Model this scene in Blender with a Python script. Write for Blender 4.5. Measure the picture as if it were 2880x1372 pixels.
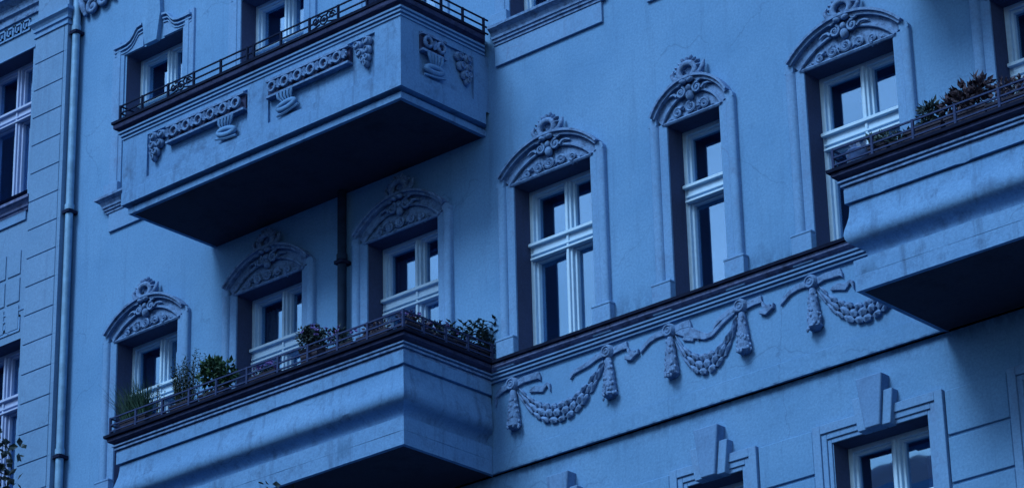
import bpy, bmesh, math, random
from mathutils import Vector, Matrix

# ------------------------------------------------------------------ camera, sky, sun, exposure
scene = bpy.context.scene
for o in list(bpy.data.objects):
    bpy.data.objects.remove(o, do_unlink=True)
COL = scene.collection

cam_data = bpy.data.cameras.new("camera")
cam = bpy.data.objects.new("camera", cam_data)
COL.objects.link(cam)
scene.camera = cam
cam_data.sensor_width = 36.0
cam_data.lens = 107.12
cam_data.clip_start = 0.1
cam_data.clip_end = 3000.0
YAW, PIT, ROLL = math.radians(41.147), math.radians(23.630), math.radians(-1.407)
fw = Vector((-math.sin(YAW) * math.cos(PIT), math.cos(YAW) * math.cos(PIT), math.sin(PIT)))
rt = fw.cross(Vector((0, 0, 1))).normalized()
up = rt.cross(fw)
r2 = rt * math.cos(ROLL) + up * math.sin(ROLL)
u2 = up * math.cos(ROLL) - rt * math.sin(ROLL)
cam.matrix_world = Matrix(((r2.x, u2.x, -fw.x, 20.0), (r2.y, u2.y, -fw.y, -22.5), (r2.z, u2.z, -fw.z, 1.65), (0, 0, 0, 1)))

SUN_AZ, SUN_EL = math.radians(-168), math.radians(46)      # azimuth clockwise from +Y (seen from above)
to_sun = Vector((math.sin(SUN_AZ) * math.cos(SUN_EL), math.cos(SUN_AZ) * math.cos(SUN_EL), math.sin(SUN_EL)))
world = bpy.data.worlds.new("World")
scene.world = world
world.use_nodes = True
wn = world.node_tree
bg = wn.nodes["Background"]
sky = wn.nodes.new("ShaderNodeTexSky")
sky.sky_type = 'NISHITA'
sky.sun_disc = False
sky.sun_elevation = SUN_EL
sky.sun_rotation = SUN_AZ
sky.air_density = 1.6
sky.dust_density = 0.6
sky.ozone_density = 3.0
tc = wn.nodes.new("ShaderNodeTexCoord")
cmap = wn.nodes.new("ShaderNodeMapping")
cmap.inputs["Scale"].default_value = (1.0, 1.0, 2.4)
cn = wn.nodes.new("ShaderNodeTexNoise")
cn.inputs["Scale"].default_value = 3.2
cn.inputs["Detail"].default_value = 7.0
cn.inputs["Roughness"].default_value = 0.55
cr_ = wn.nodes.new("ShaderNodeValToRGB")
cr_.color_ramp.elements[0].position = 0.44
cr_.color_ramp.elements[0].color = (0, 0, 0, 1)
cr_.color_ramp.elements[1].position = 0.66
cr_.color_ramp.elements[1].color = (0.85, 0.85, 0.85, 1)
cmx = wn.nodes.new("ShaderNodeMixRGB")
cmx.inputs[2].default_value = (7.5, 9.0, 12.0, 1)
wn.links.new(tc.outputs["Generated"], cmap.inputs[0])
wn.links.new(cmap.outputs[0], cn.inputs["Vector"])
wn.links.new(cn.outputs[0], cr_.inputs[0])
wn.links.new(cr_.outputs[0], cmx.inputs[0])
wn.links.new(sky.outputs[0], cmx.inputs[1])
wn.links.new(cmx.outputs[0], bg.inputs[0])
bg.inputs[1].default_value = 0.075

sun_data = bpy.data.lights.new("sun", 'SUN')
sun_data.energy = 1.5
sun_data.angle = math.radians(22)
sun_data.color = (0.72, 0.86, 1.0)
sun = bpy.data.objects.new("sun", sun_data)
COL.objects.link(sun)
sun.rotation_euler = to_sun.to_track_quat('Z', 'Y').to_euler()
sun.location = (0, -20, 40)

scene.view_settings.view_transform = 'Standard'
scene.view_settings.look = 'None'
scene.view_settings.exposure = 1.12
scene.view_settings.gamma = 1.0
scene.cycles.use_denoising = True
scene.cycles.max_bounces = 8
scene.cycles.transparent_max_bounces = 12

# ------------------------------------------------------------------ materials
def new_mat(name):
    m = bpy.data.materials.new(name)
    m.use_nodes = True
    nt = m.node_tree
    return m, nt, nt.nodes["Principled BSDF"]

def N(nt, t, **kw):
    n = nt.nodes.new(t)
    for k, v in kw.items():
        setattr(n, k, v)
    return n

def noise_tex(nt, vec, scale, detail=5.0, rough=0.6, stretch=None):
    if stretch:
        mp = N(nt, "ShaderNodeMapping")
        mp.inputs["Scale"].default_value = stretch
        nt.links.new(vec, mp.inputs["Vector"])
        vec = mp.outputs[0]
    n = N(nt, "ShaderNodeTexNoise")
    n.inputs["Scale"].default_value = scale
    n.inputs["Detail"].default_value = detail
    n.inputs["Roughness"].default_value = rough
    nt.links.new(vec, n.inputs["Vector"])
    return n.outputs[0]

def ramp(nt, fac, a, b, ca=(0, 0, 0, 1), cb=(1, 1, 1, 1)):
    r = N(nt, "ShaderNodeValToRGB")
    r.color_ramp.elements[0].position = a
    r.color_ramp.elements[0].color = ca
    r.color_ramp.elements[1].position = b
    r.color_ramp.elements[1].color = cb
    nt.links.new(fac, r.inputs[0])
    return r.outputs[0]

def mix(nt, fac, a, b, blend='MIX'):
    m = N(nt, "ShaderNodeMixRGB")
    m.blend_type = blend
    for i, v in ((0, fac), (1, a), (2, b)):
        if hasattr(v, "is_linked") or hasattr(v, "links"):
            nt.links.new(v, m.inputs[i])
        elif i == 0:
            m.inputs[0].default_value = v
        else:
            m.inputs[i].default_value = (*v, 1)
    return m.outputs[0]

def stucco(name, col, col2, dirt_col, dirt=0.35, dirt_lo=0.52, rough=0.9, bump=0.25, grain=55, streak=0.3, dscale=4.5, splash=None):
    """painted render: broad mottling, fine sandy grain, vertical rain streaks and blotches of dirt"""
    m, nt, b = new_mat(name)
    pos = N(nt, "ShaderNodeNewGeometry").outputs["Position"]
    big = noise_tex(nt, pos, 0.9, 6, 0.62)
    base = mix(nt, ramp(nt, big, 0.3, 0.72), col, col2)
    fine = noise_tex(nt, pos, 38, 4, 0.7)
    base = mix(nt, ramp(nt, fine, 0.3, 0.7, (0, 0, 0, 1), (0.55, 0.55, 0.55, 1)), base, tuple(c * 0.62 for c in col))
    st = noise_tex(nt, pos, 1.0, 6, 0.65, (7.0, 7.0, 0.55))
    base = mix(nt, ramp(nt, st, 0.54, 0.74, (0, 0, 0, 1), (streak, streak, streak, 1)), base, dirt_col)
    vo = N(nt, "ShaderNodeTexVoronoi")
    vo.feature = 'DISTANCE_TO_EDGE'
    vo.inputs["Scale"].default_value = 0.55
    wv_ = N(nt, "ShaderNodeMixRGB"); wv_.blend_type = 'ADD'; wv_.inputs[0].default_value = 0.35
    wn_ = N(nt, "ShaderNodeTexNoise"); wn_.inputs["Scale"].default_value = 3.0; wn_.inputs["Detail"].default_value = 6.0
    nt.links.new(pos, wn_.inputs["Vector"]); nt.links.new(pos, wv_.inputs[1]); nt.links.new(wn_.outputs["Color"], wv_.inputs[2])
    nt.links.new(wv_.outputs[0], vo.inputs["Vector"])
    ck = ramp(nt, vo.outputs["Distance"], 0.001, 0.0045, (1, 1, 1, 1), (0, 0, 0, 1))
    ckm = ramp(nt, noise_tex(nt, pos, 0.7, 3, 0.5), 0.50, 0.60, (0, 0, 0, 1), (0.35, 0.35, 0.35, 1))
    ckx = N(nt, "ShaderNodeMath", operation='MULTIPLY'); nt.links.new(ck, ckx.inputs[0]); nt.links.new(ckm, ckx.inputs[1])
    base = mix(nt, ckx.outputs[0], base, dirt_col)
    bl = noise_tex(nt, pos, dscale, 8, 0.72)
    base = mix(nt, ramp(nt, bl, dirt_lo, dirt_lo + 0.22, (0, 0, 0, 1), (dirt, dirt, dirt, 1)), base, dirt_col)
    if splash:
        sx = N(nt, "ShaderNodeSeparateXYZ"); nt.links.new(pos, sx.inputs[0])
        for (za, zb_) in splash:
            mr = N(nt, "ShaderNodeMapRange"); nt.links.new(sx.outputs[2], mr.inputs[0])
            mr.inputs[1].default_value = zb_; mr.inputs[2].default_value = za
            lt = N(nt, "ShaderNodeMath", operation='GREATER_THAN'); nt.links.new(sx.outputs[2], lt.inputs[0]); lt.inputs[1].default_value = min(za, zb_) - 0.02
            gt = N(nt, "ShaderNodeMath", operation='LESS_THAN'); nt.links.new(sx.outputs[2], gt.inputs[0]); gt.inputs[1].default_value = max(za, zb_) + 0.02
            m1 = N(nt, "ShaderNodeMath", operation='MULTIPLY'); nt.links.new(mr.outputs[0], m1.inputs[0]); nt.links.new(lt.outputs[0], m1.inputs[1])
            m2 = N(nt, "ShaderNodeMath", operation='MULTIPLY'); nt.links.new(m1.outputs[0], m2.inputs[0]); nt.links.new(gt.outputs[0], m2.inputs[1])
            m3 = N(nt, "ShaderNodeMath", operation='MULTIPLY'); nt.links.new(m2.outputs[0], m3.inputs[0])
            nt.links.new(ramp(nt, noise_tex(nt, pos, 5.0, 7, 0.7, (1.6, 1.6, 0.8)), 0.42, 0.62, (0, 0, 0, 1), (0.75, 0.75, 0.75, 1)), m3.inputs[1])
            base = mix(nt, m3.outputs[0], base, dirt_col)
    nt.links.new(base, b.inputs["Base Color"])
    b.inputs["Roughness"].default_value = rough
    b.inputs["Specular IOR Level"].default_value = 0.08
    b.inputs["Specular Tint"].default_value = (0.4, 0.6, 1, 1)
    h = noise_tex(nt, pos, grain, 6, 0.75)
    bp = N(nt, "ShaderNodeBump")
    bp.inputs["Strength"].default_value = bump
    bp.inputs["Distance"].default_value = 0.012
    nt.links.new(h, bp.inputs["Height"])
    nt.links.new(bp.outputs[0], b.inputs["Normal"])
    return m

def plain(name, col, rough=0.6, metal=0.0, spec=0.4, var=0.25, scale=12):
    m, nt, b = new_mat(name)
    pos = N(nt, "ShaderNodeNewGeometry").outputs["Position"]
    n = noise_tex(nt, pos, scale, 5, 0.65)
    c = mix(nt, ramp(nt, n, 0.35, 0.7), col, tuple(x * (1 - var) for x in col))
    nt.links.new(c, b.inputs["Base Color"])
    b.inputs["Roughness"].default_value = rough
    b.inputs["Metallic"].default_value = metal
    b.inputs["Specular IOR Level"].default_value = spec
    b.inputs["Specular Tint"].default_value = (0.35, 0.6, 1, 1)
    return m

def leaf_mat(name, c1, c2):
    m, nt, b = new_mat(name)
    info = N(nt, "ShaderNodeNewGeometry")
    n = noise_tex(nt, info.outputs["Position"], 14, 3, 0.6)
    r = N(nt, "ShaderNodeMath", operation='ADD')
    nt.links.new(n, r.inputs[0])
    rr = N(nt, "ShaderNodeMath", operation='MULTIPLY_ADD')
    nt.links.new(info.outputs["Random Per Island"], rr.inputs[0])
    rr.inputs[1].default_value = 0.6
    rr.inputs[2].default_value = -0.3
    nt.links.new(rr.outputs[0], r.inputs[1])
    c = mix(nt, ramp(nt, r.outputs[0], 0.3, 0.75), c1, c2)
    nt.links.new(c, b.inputs["Base Color"])
    b.inputs["Roughness"].default_value = 0.55
    b.inputs["Specular IOR Level"].default_value = 0.25
    b.inputs["Specular Tint"].default_value = (0.4, 0.65, 1, 1)
    return m

M = {}
M['wall'] = stucco('blue_render', (0.082, 0.225, 0.45), (0.118, 0.285, 0.53), (0.03, 0.07, 0.15), dirt=0.26, dirt_lo=0.55, streak=0.24, splash=((13.40, 13.75), (12.20, 12.02)))
M['wall_left'] = stucco('blue_grey_render', (0.098, 0.222, 0.41), (0.128, 0.268, 0.48), (0.04, 0.07, 0.14), dirt=0.26, dirt_lo=0.55, streak=0.24)
M['trim'] = stucco('weathered_trim', (0.095, 0.235, 0.46), (0.13, 0.29, 0.54), (0.07, 0.09, 0.18), dirt=0.35, dirt_lo=0.52, streak=0.25, grain=42)
M['cornice'] = stucco('grimy_cornice', (0.105, 0.165, 0.35), (0.16, 0.24, 0.46), (0.03, 0.032, 0.06), dirt=0.8, dirt_lo=0.46, streak=0.6, grain=35, bump=0.5, dscale=9)
M['relief'] = stucco('mauve_relief', (0.095, 0.215, 0.43), (0.14, 0.28, 0.53), (0.02, 0.032, 0.075), dirt=0.72, dirt_lo=0.46, streak=0.35, grain=40, bump=0.5, dscale=15)
M['parapet'] = stucco('balcony_render', (0.084, 0.22, 0.45), (0.118, 0.28, 0.53), (0.025, 0.042, 0.09), dirt=0.55, dirt_lo=0.52, streak=0.55)
M['grime_and_shade'] = stucco('crown_grime_gap_shade', (0.026, 0.04, 0.10), (0.045, 0.066, 0.15), (0.010, 0.015, 0.035), dirt=0.7, dirt_lo=0.48, streak=0.5, grain=35, bump=0.5, dscale=8)
M['key'] = stucco('streaked_keystone', (0.082, 0.20, 0.41), (0.11, 0.25, 0.48), (0.035, 0.06, 0.125), dirt=0.3, dirt_lo=0.52, streak=0.7, dscale=6)
M['soffit'] = stucco('soffit_shade_render', (0.026, 0.036, 0.065), (0.036, 0.047, 0.08), (0.014, 0.018, 0.03), dirt=0.6, dirt_lo=0.5, streak=0.0, dscale=2.5)  # near-black base colour carries the shade under the balconies
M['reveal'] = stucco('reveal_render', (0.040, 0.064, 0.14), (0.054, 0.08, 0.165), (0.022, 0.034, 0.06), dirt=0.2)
M['frame'] = plain('window_paint', (0.33, 0.55, 0.76), 0.45, 0, 0.4, 0.12, 20)
M['frame_left'] = plain('window_paint_lilac', (0.26, 0.38, 0.62), 0.45, 0, 0.4, 0.12, 20)
M['iron'] = plain('wrought_iron', (0.010, 0.018, 0.045), 0.9, 0.0, 0.0, 0.3, 40)
M['iron_grey'] = plain('weathered_rail', (0.030, 0.052, 0.13), 0.9, 0.0, 0.0, 0.35, 30)
M['flashing'] = plain('dark_lead_flashing', (0.010, 0.017, 0.042), 0.9, 0.0, 0.0, 0.4, 9)
M['zinc'] = plain('zinc_pipe', (0.13, 0.30, 0.50), 0.5, 0.1, 0.4, 0.4, 6)
M['green_pipe'] = plain('green_painted_pipe', (0.012, 0.028, 0.06), 0.8, 0.0, 0.05, 0.4, 8)
M['clamp'] = plain('dark_clamp', (0.012, 0.02, 0.05), 0.8, 0.0, 0.0)
M['room'] = plain('dark_room', (0.012, 0.012, 0.016), 0.95, 0, 0.1)
M['curtain'] = plain('net_curtain', (0.38, 0.50, 0.62), 0.9, 0, 0.1, 0.3, 25)
M['curtain_dim'] = plain('violet_blind', (0.16, 0.19, 0.40), 0.9, 0, 0.1, 0.2, 12)
M['pot'] = plain('dark_trough', (0.035, 0.035, 0.06), 0.7, 0, 0.3, 0.4, 18)
M['terracotta'] = plain('mauve_trough', (0.13, 0.09, 0.13), 0.75, 0, 0.3, 0.4, 18)
M['ceramic'] = plain('blue_bowl', (0.07, 0.15, 0.36), 0.35, 0, 0.5, 0.2, 18)
M['white'] = plain('pale_ceramic', (0.45, 0.58, 0.72), 0.4, 0, 0.5, 0.1, 18)
M['leaf'] = leaf_mat('leaf_green', (0.012, 0.04, 0.028), (0.03, 0.075, 0.035))
M['leaf_grass'] = leaf_mat('leaf_grass', (0.010, 0.035, 0.028), (0.025, 0.065, 0.045))
M['leaf_dark'] = leaf_mat('leaf_dark', (0.008, 0.02, 0.026), (0.02, 0.04, 0.045))
M['leaf_blue'] = leaf_mat('leaf_blue', (0.03, 0.065, 0.075), (0.06, 0.11, 0.12))
M['leaf_brown'] = leaf_mat('leaf_brown', (0.018, 0.016, 0.03), (0.05, 0.04, 0.055))
M['flower'] = leaf_mat('flower_violet', (0.06, 0.05, 0.22), (0.16, 0.13, 0.40))
M['stem'] = plain('stem', (0.035, 0.05, 0.04), 0.8)
M['bark'] = plain('bark', (0.06, 0.055, 0.05), 0.9, 0, 0.2, 0.5, 9)
M['asphalt'] = plain('asphalt', (0.05, 0.05, 0.055), 0.9, 0, 0.3, 0.3, 3)
M['paving'] = plain('paving', (0.09, 0.09, 0.10), 0.9, 0, 0.3, 0.3, 2)

g, nt, b = new_mat('window_glass')
nt.nodes.remove(b)
out = nt.nodes["Material Output"]
lw_ = N(nt, "ShaderNodeLayerWeight"); lw_.inputs[0].default_value = 0.5
pw_ = N(nt, "ShaderNodeMath", operation='POWER'); pw_.inputs[1].default_value = 2.5
fr = N(nt, "ShaderNodeMath", operation='MULTIPLY_ADD'); fr.inputs[1].default_value = 0.85; fr.inputs[2].default_value = 0.30
nt.links.new(lw_.outputs["Facing"], pw_.inputs[0]); nt.links.new(pw_.outputs[0], fr.inputs[0])
gl = N(nt, "ShaderNodeBsdfGlossy"); gl.inputs["Roughness"].default_value = 0.015
gl.inputs["Color"].default_value = (0.36, 0.66, 1, 1)
tr = N(nt, "ShaderNodeBsdfTransparent"); tr.inputs[0].default_value = (0.75, 0.82, 0.86, 1)
ms = N(nt, "ShaderNodeMixShader")
nt.links.new(fr.outputs[0], ms.inputs[0]); nt.links.new(tr.outputs[0], ms.inputs[1]); nt.links.new(gl.outputs[0], ms.inputs[2])
gpos = N(nt, "ShaderNodeNewGeometry").outputs["Position"]
gb = N(nt, "ShaderNodeBump"); gb.inputs["Strength"].default_value = 0.05; gb.inputs["Distance"].default_value = 0.02
nt.links.new(noise_tex(nt, gpos, 2.2, 1, 0.4), gb.inputs["Height"])
nt.links.new(gb.outputs[0], gl.inputs["Normal"])
nt.links.new(ms.outputs[0], out.inputs[0])
M['glass'] = g

# ------------------------------------------------------------------ mesh helpers
class MB:
    def __init__(self):
        self.v, self.f = [], []
    def add(self, vs, fs):
        o = len(self.v)
        self.v += [tuple(p) for p in vs]
        self.f += [tuple(i + o for i in f) for f in fs]
        return self
    def box(self, x0, x1, y0, y1, z0, z1):
        return self.add([(x0, y0, z0), (x1, y0, z0), (x1, y1, z0), (x0, y1, z0), (x0, y0, z1), (x1, y0, z1), (x1, y1, z1), (x0, y1, z1)],
                        [(0, 1, 5, 4), (1, 2, 6, 5), (2, 3, 7, 6), (3, 0, 4, 7), (4, 5, 6, 7), (3, 2, 1, 0)])
    def prism(self, poly, y0, y1):
        """polygon in (x, z) extruded along y"""
        n = len(poly)
        vs = [(x, y0, z) for x, z in poly] + [(x, y1, z) for x, z in poly]
        fs = [tuple(range(n)), tuple(range(2 * n - 1, n - 1, -1))]
        fs += [(i, i + n, (i + 1) % n + n, (i + 1) % n) for i in range(n)]
        return self.add(vs, fs)
    def prism_z(self, poly, z0, z1):
        n = len(poly)
        vs = [(x, y, z0) for x, y in poly] + [(x, y, z1) for x, y in poly]
        fs = [tuple(range(n)), tuple(range(2 * n - 1, n - 1, -1))]
        fs += [(i, i + n, (i + 1) % n + n, (i + 1) % n) for i in range(n)]
        return self.add(vs, fs)
    def band(self, A, B, y0, y1):
        """solid strip between two (x, z) polylines"""
        n = len(A)
        vs = []
        for (a, b_) in zip(A, B):
            vs += [(a[0], y0, a[1]), (b_[0], y0, b_[1]), (b_[0], y1, b_[1]), (a[0], y1, a[1])]
        fs = []
        for i in range(n - 1):
            for k in range(4):
                fs.append((4 * i + k, 4 * i + (k + 1) % 4, 4 * i + 4 + (k + 1) % 4, 4 * i + 4 + k))
        fs += [(0, 1, 2, 3), (4 * n - 1, 4 * n - 2, 4 * n - 3, 4 * n - 4)]
        return self.add(vs, fs)
    def tube(self, pts, rad, n=6, closed=False, flat=None):
        """tube along points; flat = (normal vector, factor) squashes it along that normal"""
        pts = [Vector(p) for p in pts]
        m = len(pts)
        rad = [rad] * m if not hasattr(rad, '__len__') else rad
        vs, fs = [], []
        prev = None
        for i, p in enumerate(pts):
            if closed:
                t = pts[(i + 1) % m] - pts[i - 1]
            else:
                t = pts[min(i + 1, m - 1)] - pts[max(i - 1, 0)]
            t = t.normalized() if t.length > 1e-9 else Vector((0, 0, 1))
            if prev is None:
                ref = Vector((0, 1, 0)) if abs(t.y) < 0.9 else Vector((1, 0, 0))
                nrm = (ref - t * ref.dot(t)).normalized()
            else:
                nrm = prev - t * prev.dot(t)
                nrm = nrm.normalized() if nrm.length > 1e-6 else prev
            prev = nrm
            bn = t.cross(nrm)
            for k in range(n):
                a = 2 * math.pi * (k + 0.5) / n
                d = nrm * math.cos(a) + bn * math.sin(a)
                if flat:
                    fn = Vector(flat[0])
                    d = d - fn * d.dot(fn) * (1 - flat[1])
                vs.append(p + d * rad[i])
        rng = m if closed else m - 1
        for i in range(rng):
            j = (i + 1) % m
            for k in range(n):
                fs.append((i * n + k, i * n + (k + 1) % n, j * n + (k + 1) % n, j * n + k))
        if not closed:
            fs += [tuple(range(n))[::-1], tuple(range((m - 1) * n, m * n))]
        return self.add(vs, fs)
    def ellipsoid(self, c, r, nu=8, nv=5, tilt=0.0):
        vs, fs = [], []
        ct, st = math.cos(tilt), math.sin(tilt)
        def put(x, y, z):
            x, z = x * ct - z * st, x * st + z * ct
            vs.append((c[0] + x, c[1] + y, c[2] + z))
        put(0, 0, r[2])
        for j in range(1, nv):
            a = math.pi * j / nv
            for i in range(nu):
                t = 2 * math.pi * i / nu
                put(r[0] * math.sin(a) * math.cos(t), r[1] * math.sin(a) * math.sin(t), r[2] * math.cos(a))
        put(0, 0, -r[2])
        L = len(vs) - 1
        for i in range(nu):
            fs.append((0, 1 + i, 1 + (i + 1) % nu))
            fs.append((L, L - nu + (i + 1) % nu, L - nu + i))
        for j in range(nv - 2):
            for i in range(nu):
                a0 = 1 + j * nu
                fs.append((a0 + i, a0 + nu + i, a0 + nu + (i + 1) % nu, a0 + (i + 1) % nu))
        return self.add(vs, fs)
    def ring(self, c, rx, rz, r, n=14, k=6):
        pts = [(c[0] + rx * math.cos(2 * math.pi * i / n), c[1], c[2] + rz * math.sin(2 * math.pi * i / n)) for i in range(n)]
        return self.tube(pts, r, k, closed=True)
    def sweep(self, prof, path, i0=None, i1=None, side=1, wavy=0.6):
        """profile of (out, z) swept along a plan polyline with mitred corners; only segments i0..i1 are built"""
        P = [Vector((p[0], p[1])) for p in path]
        i0 = 0 if i0 is None else i0
        i1 = len(P) - 1 if i1 is None else i1
        vs, fs = [], []
        n = len(prof)
        st = []
        for i in range(i0, i1 + 1):
            d1 = (P[i] - P[i - 1]).normalized() if i > 0 else None
            d2 = (P[i + 1] - P[i]).normalized() if i < len(P) - 1 else None
            d1 = d1 or d2
            d2 = d2 or d1
            n1, n2 = Vector((d1.y, -d1.x)) * side, Vector((d2.y, -d2.x)) * side
            st.append((P[i], (n1 + n2) / (1 + n1.dot(n2))))
        rr = random.Random(len(prof) * 7 + i0)
        rows = [(st[0][0], st[0][1], 0.0)]
        for i in range(len(st) - 1):
            (p0, m0), (p1, m1) = st[i], st[i + 1]
            k = max(1, int((p1 - p0).length / 0.09))
            dr = (p1 - p0).normalized()
            sm = Vector((dr.y, -dr.x)) * side
            for q in range(1, k):
                # the run between two mitres keeps the straight outline: mitre lean fades with the offset itself
                rows.append((p0.lerp(p1, q / k), m0.lerp(m1, q / k), 1.0))
            rows.append((p1, m1, 0.0))
        wob = [0.0] * n
        for (pp, mt, jit) in rows:
            for k, (p, z) in enumerate(prof):
                wob[k] = 0.8 * wob[k] + rr.uniform(-1, 1) * 0.0016
                dp = wob[k] * jit * wavy
                if jit and 2 < k < n - 1 and p > prof[k - 1][0] and rr.random() < 0.02 * wavy:
                    dp -= rr.uniform(0.004, 0.012)
                q = pp + mt * (p + dp)
                vs.append((q.x, q.y, z + dp * 0.6))
        for i in range(len(rows) - 1):
            for k in range(n - 1):
                fs.append((i * n + k, (i + 1) * n + k, (i + 1) * n + k + 1, i * n + k + 1))
        i0, i1 = 0, len(rows) - 1
        fs.append(tuple(range(n)))
        fs.append(tuple(range((i1 - i0) * n, (i1 - i0 + 1) * n))[::-1])
        return self.add(vs, fs)
    def holes(self, u0, u1, w0, w1, hs, mp, back=False):
        """flat sheet in (u, w) with rectangular holes (a, b, c, d, depth): sides go back by depth, optional back face. mp(u, w, depth) -> xyz"""
        us = sorted({u0, u1, *[h[0] for h in hs], *[h[1] for h in hs]})
        ws = sorted({w0, w1, *[h[2] for h in hs], *[h[3] for h in hs]})
        for i in range(len(us) - 1):
            for j in range(len(ws) - 1):
                cu, cw = (us[i] + us[i + 1]) / 2, (ws[j] + ws[j + 1]) / 2
                if any(h[0] < cu < h[1] and h[2] < cw < h[3] for h in hs):
                    continue
                self.add([mp(us[i], ws[j], 0), mp(us[i + 1], ws[j], 0), mp(us[i + 1], ws[j + 1], 0), mp(us[i], ws[j + 1], 0)], [(0, 1, 2, 3)])
        if back:
            for a, b_, c, d, dep in hs:
                self.reveal(a, b_, c, d, dep, mp)
                self.add([mp(a, c, dep), mp(b_, c, dep), mp(b_, d, dep), mp(a, d, dep)], [(0, 1, 2, 3)])
        return self
    def reveal(self, a, b_, c, d, dep, mp):
        q = [(a, c), (b_, c), (b_, d), (a, d)]
        for k in range(4):
            p, r = q[k], q[(k + 1) % 4]
            self.add([mp(*p, 0), mp(*r, 0), mp(*r, dep), mp(*p, dep)], [(0, 1, 2, 3)])
        return self
    def build(self, name, mat, parent=None, smooth=None, bevel=None, fix=True, label=None):
        me = bpy.data.meshes.new(name)
        me.from_pydata(self.v, [], self.f)
        if fix:
            bm = bmesh.new(); bm.from_mesh(me)
            bmesh.ops.recalc_face_normals(bm, faces=bm.faces)
            bm.to_mesh(me); bm.free()
        if smooth:
            for p in me.polygons:
                p.use_smooth = True
            me.set_sharp_from_angle(angle=math.radians(smooth))
        me.materials.append(M[mat] if isinstance(mat, str) else mat)
        ob = bpy.data.objects.new(name, me)
        COL.objects.link(ob)
        if parent:
            ob.parent = parent
        if bevel:
            md = ob.modifiers.new("bevel", 'BEVEL')
            md.width = bevel; md.segments = 1; md.limit_method = 'ANGLE'; md.angle_limit = math.radians(40)
        if label:
            ob["label"] = label
        return ob

def empty(name, loc=(0, 0, 0), parent=None):
    o = bpy.data.objects.new(name, None)
    o.empty_display_size = 0.3
    COL.objects.link(o)
    o.location = loc
    if parent:
        o.parent = parent
    return o

def tag(o, label, cat, group=None, kind=None):
    if label: o["label"] = label
    if cat: o["category"] = cat
    if group: o["group"] = group
    if kind: o["kind"] = kind
    return o

def copy_tree(o, parent=None, loc=None):
    c = o.copy()
    COL.objects.link(c)
    c.parent = parent if parent else o.parent
    if loc is not None:
        c.location = loc
    for ch in list(o.children):
        copy_tree(ch, c)
    return c

def arc(hw, z0, z1, n=14):
    """circular arc from (-hw, z0) over (0, z1) to (hw, z0)"""
    h = z1 - z0
    r = (hw * hw + h * h) / (2 * h)
    a = math.asin(min(1, hw / r))
    return [(r * math.sin(-a + 2 * a * i / n), z1 - r + r * math.cos(-a + 2 * a * i / n)) for i in range(n + 1)]

def spiral(cx, cz, r0, turns, y, dirn=1, a0=0.0, n=16):
    return [(cx + r0 * (1 - 0.78 * i / n) * math.cos(a0 + dirn * turns * 2 * math.pi * i / n), y,
             cz + r0 * (1 - 0.78 * i / n) * math.sin(a0 + dirn * turns * 2 * math.pi * i / n)) for i in range(n + 1)]

RND = random.Random(11)

# ------------------------------------------------------------------ ground
m = MB().add([(-1500, -1500, 0), (1500, -1500, 0), (1500, 1500, 0), (-1500, 1500, 0)], [(0, 1, 2, 3)])
tag(m.build('ground', 'asphalt', fix=False), None, None, kind='structure')
m = MB().box(-60, 60, -5.0, 0.1, 0.0, 0.13)
tag(m.build('pavement', 'paving'), None, None, kind='structure')

# ------------------------------------------------------------------ main building
B = empty('apartment_building', (0, 0, 0))
tag(B, 'blue rendered old apartment house with ornate pediments, garlands and three projecting balconies', 'building')

C_MAIN = [-5.457, -3.373, -1.26, 0.94, 2.868, 4.83, 7.03]          # window axes
HW = {2.868: 0.343}
hw = lambda c: HW.get(c, 0.54)
Z_HEAD, Z_SILL, DZ = 15.378, 13.36, 3.875
LOW_Y = 0.05
REV = 0.325
X0, X1 = -6.97, 12.0
YB = 7.0

mpf = lambda u, w, d: (u, d, w)
mpl = lambda u, w, d: (u, LOW_Y + d, w)
holes_up = [(c - hw(c), c + hw(c), Z_SILL + k * DZ, Z_HEAD + k * DZ, REV) for c in C_MAIN for k in (0, 1)]
holes_lo = [(c - hw(c), c + hw(c), Z_SILL - 3.923, Z_HEAD - 3.923, REV) for c in C_MAIN]
m = MB()
m.holes(X0, X1, 12.2, 22.5, holes_up, mpf)
wall = m.build('wall', 'wall', B, fix=False)
m = MB()
m.holes(X0, X1, 0.0, 12.198, holes_lo, mpl)
m.build('lower_wall', 'wall', B, fix=False)
# inner shell: closes the house behind the facade so that rooms are dark
m = MB()
m.add([(X0, REV, 0), (X1, REV, 0), (X1, YB, 0), (X0, YB, 0), (X0, 0.0, 22.5), (X1, 0.0, 22.5), (X1, YB, 22.5), (X0, YB, 22.5)],
      [(1, 2, 6, 5), (2, 3, 7, 6), (3, 0, 4, 7), (4, 5, 6, 7)])
for z in (11.9, 15.75, 19.6):
    m.box(X0 + 0.01, X1 - 0.01, REV + 0.06, YB - 0.01, z, z + 0.25)
for x in (-6.9, -4.4, -2.3, -0.15, 1.95, 3.75, 5.9, 9):
    m.box(x, x + 0.12, REV + 0.06, 4.0, 8, 22.4)
m.build('room_shell', 'room', B, fix=False)

# string course between the two storeys and its faint upper step
PATH = [(-6.97, 0), (-4.33, 0), (-4.33, -1.35), (0, -1.35), (0, 0), (5.63, 0), (5.63, -1.35), (10.3, -1.35), (10.3, 0), (12, 0)]
BAND = [(-0.02, 12.203), (0.012, 12.203), (0.014, 12.395), (0.0, 12.402)]
m = MB().sweep(BAND, PATH, 4, 5)
m.build('string_course', 'wall', B)
m = MB().sweep(BAND, PATH, 0, 1)
m.build('string_course', 'wall', B)

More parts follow.
